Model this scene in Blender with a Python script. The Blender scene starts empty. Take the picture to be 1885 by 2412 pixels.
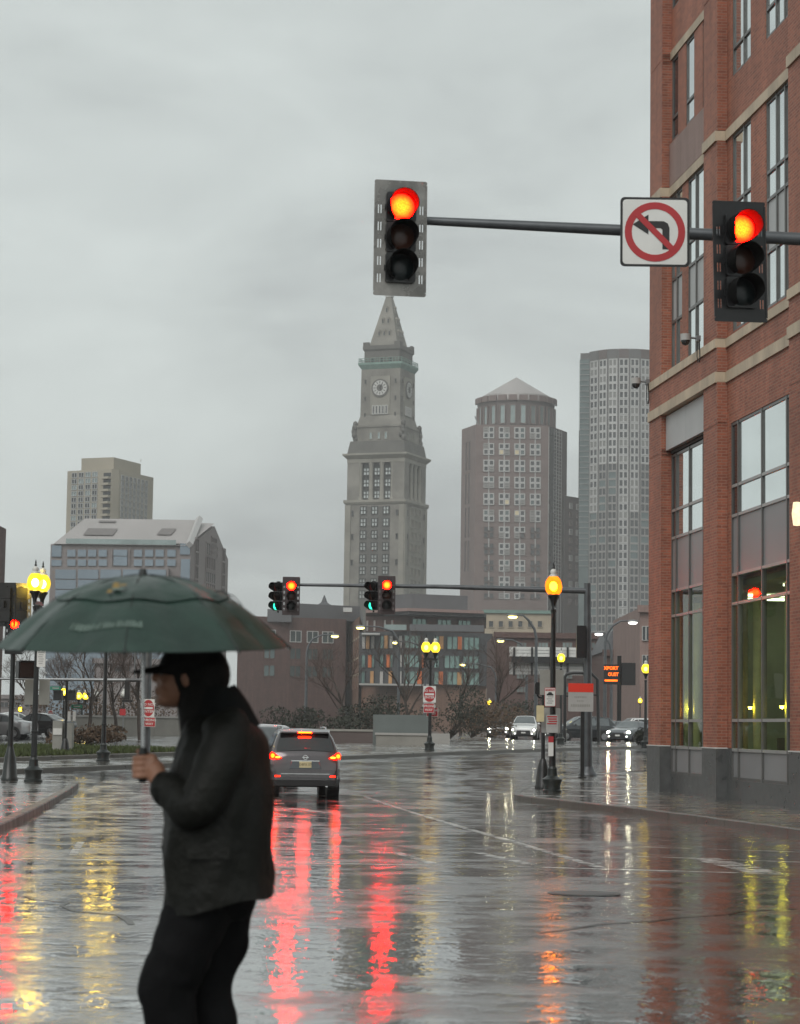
import bpy, bmesh, math, random
from mathutils import Vector, Matrix
random.seed(7)
PI = math.pi
R_ = math.radians
sc = bpy.context.scene
C = sc.collection

# ------------------------------------------------------------------ camera, world, sun, exposure
HC = 1.6
PITCH, ROLL = R_(5.5), R_(0.8)
FPX, CX, CY = 5250.0, 942.5, 1206.0          # focal length and centre in pixels of the 1885x2412 photograph
cam = bpy.data.cameras.new('camera')
cam.sensor_fit = 'HORIZONTAL'; cam.sensor_width = 36.0; cam.lens = 36.0 * FPX / 1885.0
cam.clip_start = 0.1; cam.clip_end = 6000
cam.dof.use_dof = True; cam.dof.focus_distance = 55.0; cam.dof.aperture_fstop = 6.5
camo = bpy.data.objects.new('camera', cam); C.objects.link(camo)
camo.matrix_world = Matrix.Translation((0, 0, HC)) @ Matrix.Rotation(PI/2 + PITCH, 4, 'X') @ Matrix.Rotation(ROLL, 4, 'Z')
sc.camera = camo

SUN_EL, SUN_AZ = R_(42), R_(200)             # soft light from behind the camera, a little to the left
w = bpy.data.worlds.new('World'); sc.world = w; w.use_nodes = True
nt = w.node_tree; nt.nodes.clear()
def N(t, typ, **kw):
    n = t.nodes.new(typ)
    for k, v in kw.items():
        if k in ('inp',):
            for a, b in v.items(): n.inputs[a].default_value = b
        else: setattr(n, k, v)
    return n
sky = N(nt, 'ShaderNodeTexSky', sky_type='NISHITA', sun_disc=False, sun_elevation=SUN_EL, sun_rotation=SUN_AZ, air_density=1.0, dust_density=4.0)
tc = N(nt, 'ShaderNodeTexCoord')
mp = N(nt, 'ShaderNodeMapping'); mp.inputs['Scale'].default_value = (1.0, 1.0, 2.6)
cn = N(nt, 'ShaderNodeTexNoise', inp={'Scale': 5.5, 'Detail': 5.0, 'Roughness': 0.52, 'Distortion': 0.35})
cn2 = N(nt, 'ShaderNodeTexNoise', inp={'Scale': 2.1, 'Detail': 2.0, 'Roughness': 0.5})
ad = N(nt, 'ShaderNodeMath', operation='ADD')
rmp = N(nt, 'ShaderNodeValToRGB')
rmp.color_ramp.elements[0].position = 0.36; rmp.color_ramp.elements[0].color = (3.55, 3.80, 3.80, 1)
rmp.color_ramp.elements[1].position = 0.64; rmp.color_ramp.elements[1].color = (6.35, 6.85, 6.65, 1)
e = rmp.color_ramp.elements.new(.50); e.color = (5.15, 5.56, 5.42, 1)
mul = N(nt, 'ShaderNodeMath', operation='MULTIPLY'); mul.inputs[1].default_value = 0.5
mx = N(nt, 'ShaderNodeMix', data_type='RGBA'); mx.inputs[0].default_value = 0.95
bg = N(nt, 'ShaderNodeBackground'); bg.inputs[1].default_value = 0.118
out = N(nt, 'ShaderNodeOutputWorld')
L = nt.links.new
L(tc.outputs['Generated'], mp.inputs[0]); L(mp.outputs[0], cn.inputs['Vector']); L(mp.outputs[0], cn2.inputs['Vector'])
L(cn.outputs[0], ad.inputs[0]); L(cn2.outputs[0], ad.inputs[1]); L(ad.outputs[0], mul.inputs[0]); L(mul.outputs[0], rmp.inputs[0])
L(sky.outputs[0], mx.inputs[6]); L(rmp.outputs[0], mx.inputs[7]); L(mx.outputs[2], bg.inputs[0]); L(bg.outputs[0], out.inputs[0])

sun = bpy.data.lights.new('sun', 'SUN'); sun.energy = 1.5; sun.angle = R_(40); sun.color = (1.0, 0.975, 0.95)
suno = bpy.data.objects.new('sun', sun); C.objects.link(suno)
suno.rotation_euler = (PI/2 - SUN_EL, 0, R_(-22))
vs = sc.view_settings
vs.view_transform = 'Standard'; vs.look = 'None'; vs.gamma = 1.0; vs.use_curve_mapping = False; vs.exposure = 0.0
sc.render.engine = 'CYCLES'
cy = sc.cycles
cy.use_denoising = True; cy.max_bounces = 6; cy.diffuse_bounces = 2; cy.glossy_bounces = 4; cy.transmission_bounces = 4
cy.transparent_max_bounces = 12; cy.volume_bounces = 1; cy.caustics_reflective = False; cy.caustics_refractive = False
cy.sample_clamp_indirect = 6.0; cy.sample_clamp_direct = 0.0; cy.use_light_tree = True

# ------------------------------------------------------------------ pixel rays and the ground profile
def ray(u, v):
    x = (u-CX)/FPX; y = (CY-v)/FPX; z = -1.0
    x, y = x*math.cos(ROLL)-y*math.sin(ROLL), x*math.sin(ROLL)+y*math.cos(ROLL)
    a = PI/2 + PITCH
    y, z = y*math.cos(a)-z*math.sin(a), y*math.sin(a)+z*math.cos(a)
    return x/y, z/y
def at(u, v, Y):
    a, b = ray(u, v); return Vector((a*Y, Y, HC+b*Y))
G = [(-60, 0), (25, 0), (45, -.15), (58, -.18), (72, -.05), (90, .2), (110, .45), (150, .75), (220, 1.0), (9000, 1.0)]
def g0(Y):
    for (a, h), (b, k) in zip(G, G[1:]):
        if Y <= b: return h+(k-h)*max(0, (Y-a)/(b-a))
    return G[-1][1]
def g(Y):
    return (g0(Y-8)+2*g0(Y-4)+3*g0(Y)+2*g0(Y+4)+g0(Y+8))/9.0
def gnd(u, v, dz=0.0):
    a, b = ray(u, v); Y = 5.0
    while HC+b*Y > g(Y)+dz and Y < 2500: Y += .05
    return Vector((a*Y, Y, g(Y)+dz))
CURB = .13

# ------------------------------------------------------------------ materials
MATS = {}
def mat(name, col=(.5, .5, .5), rough=.6, metal=0.0, var=.12, scale=3.0, bump=0.0, bscale=None, spec=.5, emit=None, es=0.0,
        coat=0.0, trans=0.0, rvar=.0, stretch=None):
    if name in MATS: return MATS[name]
    m = bpy.data.materials.new(name); m.use_nodes = True; t = m.node_tree
    b = t.nodes['Principled BSDF']
    b.inputs['Roughness'].default_value = rough; b.inputs['Metallic'].default_value = metal
    b.inputs['Specular IOR Level'].default_value = spec
    if coat: b.inputs['Coat Weight'].default_value = coat; b.inputs['Coat Roughness'].default_value = .08
    if trans: b.inputs['Transmission Weight'].default_value = trans
    tcn = N(t, 'ShaderNodeTexCoord'); src = tcn.outputs['Object']
    if stretch:
        mpn = N(t, 'ShaderNodeMapping'); mpn.inputs['Scale'].default_value = stretch
        t.links.new(src, mpn.inputs[0]); src = mpn.outputs[0]
    nz = N(t, 'ShaderNodeTexNoise', inp={'Scale': scale, 'Detail': 5.0, 'Roughness': .6}); t.links.new(src, nz.inputs['Vector'])
    mr = N(t, 'ShaderNodeMapRange', inp={1: .3, 2: .7, 3: 1-var, 4: 1+var}); t.links.new(nz.outputs[0], mr.inputs[0])
    vm = N(t, 'ShaderNodeVectorMath', operation='SCALE'); vm.inputs[0].default_value = col[:3]
    t.links.new(mr.outputs[0], vm.inputs['Scale']); t.links.new(vm.outputs[0], b.inputs['Base Color'])
    if rvar:
        m2 = N(t, 'ShaderNodeMapRange', inp={1: .3, 2: .7, 3: max(.02, rough-rvar), 4: min(1, rough+rvar)})
        t.links.new(nz.outputs[0], m2.inputs[0]); t.links.new(m2.outputs[0], b.inputs['Roughness'])
    if bump:
        n2 = N(t, 'ShaderNodeTexNoise', inp={'Scale': bscale or scale*4, 'Detail': 4.0}); t.links.new(src, n2.inputs['Vector'])
        bp = N(t, 'ShaderNodeBump', inp={'Strength': 1.0, 'Distance': bump}); t.links.new(n2.outputs[0], bp.inputs['Height'])
        t.links.new(bp.outputs[0], b.inputs['Normal'])
    if emit:
        b.inputs['Emission Color'].default_value = (*emit, 1); b.inputs['Emission Strength'].default_value = es
    MATS[name] = m
    return m

def brick_mat(name, c1, c2, mortar, bw=.215, bh=.072, wash=.12):
    m = bpy.data.materials.new(name); m.use_nodes = True; t = m.node_tree; b = t.nodes['Principled BSDF']
    tcn = N(t, 'ShaderNodeTexCoord'); sx = N(t, 'ShaderNodeSeparateXYZ'); ad2 = N(t, 'ShaderNodeMath', operation='ADD'); cb = N(t, 'ShaderNodeCombineXYZ')
    l = t.links.new
    l(tcn.outputs['Object'], sx.inputs[0]); l(sx.outputs[0], ad2.inputs[0]); l(sx.outputs[1], ad2.inputs[1])
    l(ad2.outputs[0], cb.inputs[0]); l(sx.outputs[2], cb.inputs[1])
    bt = N(t, 'ShaderNodeTexBrick'); bt.offset = .5
    for k, v in {'Color1': (*c1, 1), 'Color2': (*c2, 1), 'Mortar': (*mortar, 1), 'Scale': 1.0, 'Mortar Size': .011, 'Mortar Smooth': .15, 'Bias': -.1, 'Brick Width': bw, 'Row Height': bh}.items(): bt.inputs[k].default_value = v
    l(cb.outputs[0], bt.inputs['Vector'])
    nz = N(t, 'ShaderNodeTexNoise', inp={'Scale': .55, 'Detail': 6.0, 'Roughness': .65}); l(tcn.outputs['Object'], nz.inputs['Vector'])
    mr = N(t, 'ShaderNodeMapRange', inp={1: .25, 2: .75, 3: 1-wash, 4: 1+wash}); l(nz.outputs[0], mr.inputs[0])
    vm = N(t, 'ShaderNodeVectorMath', operation='SCALE'); l(bt.outputs[0], vm.inputs[0]); l(mr.outputs[0], vm.inputs['Scale'])
    mpz = N(t, 'ShaderNodeMapping'); mpz.inputs['Scale'].default_value = (2.2, 2.2, .16); l(tcn.outputs['Object'], mpz.inputs[0])
    ns = N(t, 'ShaderNodeTexNoise', inp={'Scale': 1.0, 'Detail': 5.0, 'Roughness': .7}); l(mpz.outputs[0], ns.inputs['Vector'])
    ms_ = N(t, 'ShaderNodeMapRange', inp={1: .35, 2: .68, 3: .80, 4: 1.14}); l(ns.outputs[0], ms_.inputs[0])
    vm2 = N(t, 'ShaderNodeVectorMath', operation='SCALE'); l(vm.outputs[0], vm2.inputs[0]); l(ms_.outputs[0], vm2.inputs['Scale'])
    l(vm2.outputs[0], b.inputs['Base Color'])
    bp = N(t, 'ShaderNodeBump', invert=True, inp={'Strength': .8, 'Distance': .012}); l(bt.outputs['Fac'], bp.inputs['Height']); l(bp.outputs[0], b.inputs['Normal'])
    b.inputs['Roughness'].default_value = .62
    MATS[name] = m; return m

def emit_mat(name, col, es):
    m = bpy.data.materials.new(name); m.use_nodes = True; t = m.node_tree; t.nodes.clear()
    tcn = N(t, 'ShaderNodeTexCoord'); nz = N(t, 'ShaderNodeTexNoise', inp={'Scale': 9.0, 'Detail': 2.0}); t.links.new(tcn.outputs['Object'], nz.inputs['Vector'])
    mr = N(t, 'ShaderNodeMapRange', inp={1: .3, 2: .7, 3: es*.85, 4: es*1.15}); t.links.new(nz.outputs[0], mr.inputs[0])
    em = N(t, 'ShaderNodeEmission'); em.inputs[0].default_value = (*col, 1); t.links.new(mr.outputs[0], em.inputs[1])
    o = N(t, 'ShaderNodeOutputMaterial'); t.links.new(em.outputs[0], o.inputs[0])
    MATS[name] = m; return m

def wet_road_mat(name, base, bump_big, bump_small, r0, r1, dark=.6, tint=None):
    m = bpy.data.materials.new(name); m.use_nodes = True; t = m.node_tree; b = t.nodes['Principled BSDF']; l = t.links.new
    tcn = N(t, 'ShaderNodeTexCoord'); P = tcn.outputs['Object']
    n1 = N(t, 'ShaderNodeTexNoise', inp={'Scale': .35, 'Detail': 6.0, 'Roughness': .62, 'Distortion': .4}); l(P, n1.inputs['Vector'])
    n2 = N(t, 'ShaderNodeTexNoise', inp={'Scale': 1.7, 'Detail': 4.0, 'Roughness': .6}); l(P, n2.inputs['Vector'])
    n3 = N(t, 'ShaderNodeTexNoise', inp={'Scale': 14.0, 'Detail': 3.0, 'Roughness': .6}); l(P, n3.inputs['Vector'])
    n4 = N(t, 'ShaderNodeTexNoise', inp={'Scale': 60.0, 'Detail': 2.0}); l(P, n4.inputs['Vector'])
    mr = N(t, 'ShaderNodeMapRange', inp={1: .35, 2: .65, 3: 1.25, 4: dark}); l(n1.outputs[0], mr.inputs[0])
    mrf = N(t, 'ShaderNodeMapRange', inp={1: .3, 2: .7, 3: .7, 4: 1.3}); l(n4.outputs[0], mrf.inputs[0])
    mm = N(t, 'ShaderNodeMath', operation='MULTIPLY'); l(mr.outputs[0], mm.inputs[0]); l(mrf.outputs[0], mm.inputs[1])
    vm = N(t, 'ShaderNodeVectorMath', operation='SCALE'); vm.inputs[0].default_value = base; l(mm.outputs[0], vm.inputs['Scale'])
    l(vm.outputs[0], b.inputs['Base Color'])
    add = N(t, 'ShaderNodeMath', operation='ADD'); l(n1.outputs[0], add.inputs[0]); l(n2.outputs[0], add.inputs[1])
    rr = N(t, 'ShaderNodeMapRange', inp={1: .90, 2: 1.16, 3: r0, 4: r1}); l(add.outputs[0], rr.inputs[0]); l(rr.outputs[0], b.inputs['Roughness'])
    b.inputs['IOR'].default_value = 1.45; b.inputs['Specular IOR Level'].default_value = .6; b.inputs['Coat Weight'].default_value = .85; b.inputs['Coat IOR'].default_value = 1.36; l(rr.outputs[0], b.inputs['Coat Roughness'])
    # water film: broad dips, ripples, grit that fades where the film is thick
    b1 = N(t, 'ShaderNodeBump', inp={'Strength': 1.0, 'Distance': bump_big}); l(n2.outputs[0], b1.inputs['Height'])
    b2 = N(t, 'ShaderNodeBump', inp={'Distance': bump_small}); l(n3.outputs[0], b2.inputs['Height']); l(b1.outputs[0], b2.inputs['Normal'])
    n5 = N(t, 'ShaderNodeTexNoise', inp={'Scale': 5.0, 'Detail': 3.0, 'Roughness': .6}); l(P, n5.inputs['Vector'])
    b3 = N(t, 'ShaderNodeBump', inp={'Distance': bump_big*.32}); l(n5.outputs[0], b3.inputs['Height']); l(b1.outputs[0], b3.inputs['Normal']); l(b3.outputs[0], b2.inputs['Normal'])
    st = N(t, 'ShaderNodeMapRange', inp={1: .88, 2: 1.15, 3: .05, 4: 1.0}); l(add.outputs[0], st.inputs[0]); l(st.outputs[0], b2.inputs['Strength'])
    l(b2.outputs[0], b.inputs['Normal']); l(b2.outputs[0], b.inputs['Coat Normal'])
    MATS[name] = m; return m

M = MATS
wet_road_mat('wet_asphalt', (.044, .043, .041), .0125, .0030, .02, .27, dark=.5)
wet_road_mat('wet_paving', (.15, .135, .115), .006, .0025, .08, .34, dark=.7)
wet_road_mat('wet_crosswalk', (.12, .10, .082), .006, .003, .10, .34, dark=.75)
mat('road_paint', (.78, .78, .75), .32, var=.3, scale=2.5, bump=.002)
mat('curb_granite', (.085, .078, .066), .38, var=.3, scale=2.0, bump=.004, rvar=.12)
brick_mat('brick_red', (.385, .122, .068), (.225, .068, .040), (.34, .175, .12), wash=.2)
brick_mat('brick_pale', (.30, .19, .165), (.26, .16, .14), (.32, .25, .22))
brick_mat('brick_far', (.120, .066, .056), (.098, .054, .046), (.14, .095, .085), bw=.5, bh=.17)
brick_mat('brick_brown', (.22, .125, .088), (.185, .10, .07), (.22, .15, .11), bw=.5, bh=.17)
mat('limestone', (.50, .41, .30), .6, var=.28, scale=1.2, bump=.006, stretch=(1, 1, .4))
mat('granite_base', (.085, .088, .088), .34, var=.22, scale=3.5, rvar=.1)
mat('granite_cap', (.55, .55, .53), .5)
mat('window_frame', (.13, .13, .125), .35, metal=.3, var=.1)
mat('frame_light', (.36, .36, .35), .35, metal=.3, var=.1)
mat('spandrel', (.23, .23, .235), .38, var=.06, scale=.8)
mat('spandrel_light', (.42, .43, .43), .45, var=.08, scale=.8)
mat('dark_glass', (.012, .014, .016), .03, var=.2, spec=.9, bump=.0015, bscale=.9)
mat('mirror_glass', (.20, .235, .25), .05, metal=.85, var=.05, bump=.002, bscale=.5)
mat('mirror_pane', (.80, .86, .86), .03, metal=.95, var=.04, scale=.6, bump=.0012, bscale=.6)
mat('room_wall', (.27, .30, .22), .8, var=.25, scale=.7)
mat('room_dark', (.05, .05, .048), .8, var=.2)
mat('black_iron', (.010, .011, .0115), .32, var=.3, scale=8, bump=.0015)
mat('green_iron', (.016, .020, .019), .30, var=.3, scale=8, bump=.0015)
mat('galvanised', (.23, .24, .245), .42, metal=.55, var=.2, scale=3)
mat('arm_grey', (.10, .108, .115), .35, metal=.4, var=.22, scale=3)
mat('signal_black', (.010, .010, .011), .28, var=.25, scale=6)
mat('visor_black', (.012, .012, .012), .95, spec=.02, var=.2)
mat('signal_brown', (.055, .04, .042), .4, var=.25, scale=6)
mat('backplate_steel', (.22, .212, .20), .28, metal=.5, var=.55, scale=2.6, rvar=.12)
mat('sign_white', (.70, .70, .67), .45, var=.06)
mat('sign_grey', (.40, .40, .385), .5, var=.08)
mat('sign_back', (.30, .30, .275), .5, metal=.2, var=.1)
mat('sign_red', (.42, .022, .028), .45, var=.08)
mat('sign_scarlet', (.75, .035, .012), .45, var=.04)
mat('sign_black', (.012, .012, .013), .5, var=.1)
mat('sign_green', (.02, .22, .13), .45, var=.1)
mat('text_grey', (.38, .38, .37), .6)
emit_mat('green_on', (.05, 1.3, .75), 1.6)
emit_mat('tail_red', (90.0, 1.1, .05), 1.0)
emit_mat('tail_soft', (9.0, .09, .02), 1.0)
emit_mat('amber_on', (9.0, 3.2, .15), 1.0)
emit_mat('head_on', (110.0, 103.0, 72.0), 1.0)
emit_mat('cobra_on', (7.0, 6.0, 1.6), 1.0)
emit_mat('vms_on', (3.6, .48, .03), 1.0)
emit_mat('room_lamp', (75.0, 56.0, 4.0), 1.0)
mat('room_column', (.42, .40, .24), .7, var=.15)
emit_mat('room_fill_tube', (4.2, 4.5, 3.2), 1.0)  # glow of the ceiling tubes added to brighten the room
emit_mat('sconce_on', (1.5, 1.15, .72), 1.0)
emit_mat('lit_window', (.42, .37, .24), 1.0)
emit_mat('white_on', (6.0, 6.0, 5.6), 1.0)
emit_mat('violet_on', (2.2, .9, 2.6), 1.0)
def globe_mat(name, col, fac):
    m = bpy.data.materials.new(name); m.use_nodes = True; t = m.node_tree; t.nodes.clear()
    em = N(t, 'ShaderNodeEmission'); tr = N(t, 'ShaderNodeBsdfTransparent'); ms = N(t, 'ShaderNodeMixShader'); ms.inputs[0].default_value = fac; o = N(t, 'ShaderNodeOutputMaterial')
    nz = N(t, 'ShaderNodeTexNoise', inp={'Scale': 6.0}); tcn = N(t, 'ShaderNodeTexCoord'); t.links.new(tcn.outputs['Object'], nz.inputs['Vector'])
    mr = N(t, 'ShaderNodeMapRange', inp={1: .3, 2: .7, 3: .8, 4: 1.2}); t.links.new(nz.outputs[0], mr.inputs[0]); t.links.new(mr.outputs[0], em.inputs[1])
    em.inputs[0].default_value = (*col, 1); tr.inputs[0].default_value = (1, .93, .6, 1)
    t.links.new(tr.outputs[0], ms.inputs[1]); t.links.new(em.outputs[0], ms.inputs[2]); t.links.new(ms.outputs[0], o.inputs[0]); MATS[name] = m
def lens_mat(name, c0, c1, r=.15):
    m = bpy.data.materials.new(name); m.use_nodes = True; t = m.node_tree; t.nodes.clear()
    tcn = N(t, 'ShaderNodeTexCoord'); sp_ = N(t, 'ShaderNodeSeparateXYZ'); cb2 = N(t, 'ShaderNodeCombineXYZ'); ln_ = N(t, 'ShaderNodeVectorMath', operation='LENGTH'); mr = N(t, 'ShaderNodeMapRange', inp={1: .25*r, 2: .98*r, 3: 0.0, 4: 1.0})
    mr.interpolation_type = 'SMOOTHSTEP'
    vo = N(t, 'ShaderNodeTexVoronoi', inp={'Scale': 55.0}); mv = N(t, 'ShaderNodeMapRange', inp={1: 0.0, 2: .8, 3: 1.25, 4: .6})
    l = t.links.new; l(tcn.outputs['Object'], sp_.inputs[0]); l(sp_.outputs[0], cb2.inputs[0]); l(sp_.outputs[2], cb2.inputs[2]); l(cb2.outputs[0], ln_.inputs[0]); l(ln_.outputs['Value'], mr.inputs[0]); l(tcn.outputs['Object'], vo.inputs['Vector']); l(vo.outputs[0], mv.inputs[0])
    mx_ = N(t, 'ShaderNodeMix', data_type='RGBA'); mx_.inputs[6].default_value = (*c0, 1); mx_.inputs[7].default_value = (*c1, 1); l(mr.outputs[0], mx_.inputs[0])
    em = N(t, 'ShaderNodeEmission'); o = N(t, 'ShaderNodeOutputMaterial'); l(mx_.outputs[2], em.inputs[0]); l(mv.outputs[0], em.inputs[1]); l(em.outputs[0], o.inputs[0]); MATS[name] = m
lens_mat('red_on', (230.0, 1.05, .05), (120.0, .10, .02)); lens_mat('red_far', (300.0, 1.3, .06), (160.0, .10, .02))
globe_mat('globe_on', (1.9, 1.25, .05), .6); globe_mat('globe_far', (3.2, 2.2, .08), .65); globe_mat('globe_orange', (3.0, .55, .02), .65)
emit_mat('bulb_on', (110.0, 78.0, 14.0), 1.0); emit_mat('bulb_far', (26.0, 18.0, 3.0), 1.0); emit_mat('bulb_orange', (90.0, 22.0, .8), 1.0)
mat('globe_glass', (.62, .62, .58), .12, var=.05, spec=.6)
mat('lens_red_off', (.09, .006, .006), .2)
mat('lens_amber_off', (.05, .016, .008), .3)
mat('lens_green_off', (.004, .010, .011), .3)
mat('tower_stone', (.20, .19, .168), .85, var=.38, scale=.11, bump=.02, bscale=1.2)
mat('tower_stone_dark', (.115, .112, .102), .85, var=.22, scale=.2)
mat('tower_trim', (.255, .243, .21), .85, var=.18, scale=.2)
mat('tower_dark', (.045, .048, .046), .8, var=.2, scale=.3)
mat('copper_green', (.17, .27, .235), .7, var=.2, scale=.5)
mat('dial_white', (.50, .50, .48), .6, var=.08)
mat('white_stone', (.52, .52, .50), .7, var=.1, scale=.5)
mat('granite_brown', (.165, .118, .108), .7, var=.14, scale=.15)
mat('granite_brown_dark', (.105, .080, .075), .7, var=.14, scale=.15)
mat('frame_white', (.46, .46, .45), .6, var=.08)
mat('frame_grey', (.30, .29, .28), .6, var=.08); mat('blind', (.20, .20, .19), .6, var=.2)
mat('far_glass', (.025, .03, .034), .08, var=.25, scale=.3, spec=.8)
mat('far_glass_green', (.12, .155, .155), .08, metal=.4, var=.2, scale=.25)
mat('pale_glass', (.30, .36, .355), .08, metal=.5, var=.2, scale=.25)
mat('metal_roof', (.36, .335, .325), .5, metal=.2, var=.08, scale=.1)
mat('metal_roof_pale', (.45, .44, .43), .5, metal=.1, var=.08, scale=.1)
mat('grid_stone', (.115, .112, .11), .75, var=.12, scale=.15)
mat('beige_concrete', (.34, .31, .25), .85, var=.1, scale=.1)
mat('beige_dark', (.31, .28, .235), .85, var=.1, scale=.1)
mat('blue_glass', (.245, .295, .345), .06, metal=.65, var=.08, scale=.08)
mat('mauve_stone', (.225, .20, .195), .7, var=.1, scale=.12)
mat('vent_grey', (.17, .155, .15), .7)
mat('hotel_grey', (.062, .064, .068), .5, var=.14, scale=.4)
mat('hotel_roof', (.115, .116, .122), .5, var=.08, scale=.3)
mat('hotel_trim', (.30, .205, .185), .6, var=.1)
mat('panel_orange', (.58, .155, .05), .5, var=.15, scale=.7)
mat('panel_tan', (.50, .27, .12), .5, var=.15, scale=.7)
mat('concrete', (.26, .25, .225), .75, var=.2, scale=.5, bump=.004)
mat('concrete_pale', (.36, .35, .33), .7, var=.15, scale=.5)
mat('cream_stone', (.40, .34, .255), .8, var=.12, scale=.3)
mat('slate_roof', (.075, .078, .084), .55, var=.2, scale=1.2)
mat('fence_mesh', (.13, .15, .145), .5, var=.15, scale=.5)
mat('bark', (.055, .043, .036), .9, var=.3, scale=4)
mat('twig', (.085, .060, .050), .9, var=.3, scale=2)
mat('leaf_dark', (.022, .025, .015), .7, var=.4, scale=1.5)
mat('leaf_rust', (.075, .043, .022), .7, var=.4, scale=1.5)
mat('grass', (.055, .075, .018), .8, var=.4, scale=2.0)
mat('soil', (.06, .045, .03), .9, var=.4, scale=1.5)
mat('paint_grey', (.105, .095, .10), .2, metal=.6, var=.05, coat=1.0)
mat('paint_white', (.70, .71, .70), .25, var=.03, coat=1.0)
mat('paint_silver', (.42, .43, .44), .25, metal=.6, var=.04, coat=1.0)
mat('paint_dark', (.03, .034, .038), .2, metal=.3, var=.05, coat=1.0)
mat('paint_slate', (.085, .095, .105), .2, metal=.5, var=.05, coat=1.0)
mat('car_glass', (.010, .011, .012), .03, spec=.9)
mat('car_glass_pale', (.10, .115, .12), .05, spec=.9)
mat('trim_black', (.014, .014, .015), .5)
mat('chrome', (.62, .62, .62), .12, metal=1.0)
mat('rubber', (.012, .012, .012), .75, bump=.003, bscale=30)
mat('rim', (.34, .34, .35), .3, metal=.9)
mat('plate_cream', (.62, .54, .32), .5)
mat('plate_text', (.25, .2, .12), .6)
mat('skin', (.38, .19, .12), .5, var=.12, scale=14)
mat('hair_dark', (.010, .009, .008), .6, var=.3, scale=30, bump=.004, bscale=50, spec=.12)
mat('coat_cloth', (.0078, .0082, .0066), .58, var=.35, scale=5, bump=.006, bscale=38, spec=.22, rvar=.15)
mat('trouser_cloth', (.0055, .0055, .006), .8, var=.3, scale=6, bump=.003, bscale=70, spec=.12)
mat('scarf_cloth', (.010, .011, .011), .85, var=.3, scale=9, spec=.12)
mat('umbrella_green', (.0115, .034, .0245), .40, var=.35, scale=4, bump=.012, bscale=7, rvar=.14)
mat('umbrella_dark', (.010, .014, .013), .5)
mat('umbrella_print', (.085, .125, .105), .5, var=.2, scale=20)
mat('umbrella_gold', (.20, .125, .02), .5)
mat('steel', (.5, .5, .5), .25, metal=1.0)
mat('eye_white', (.5, .48, .45), .3)

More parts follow.
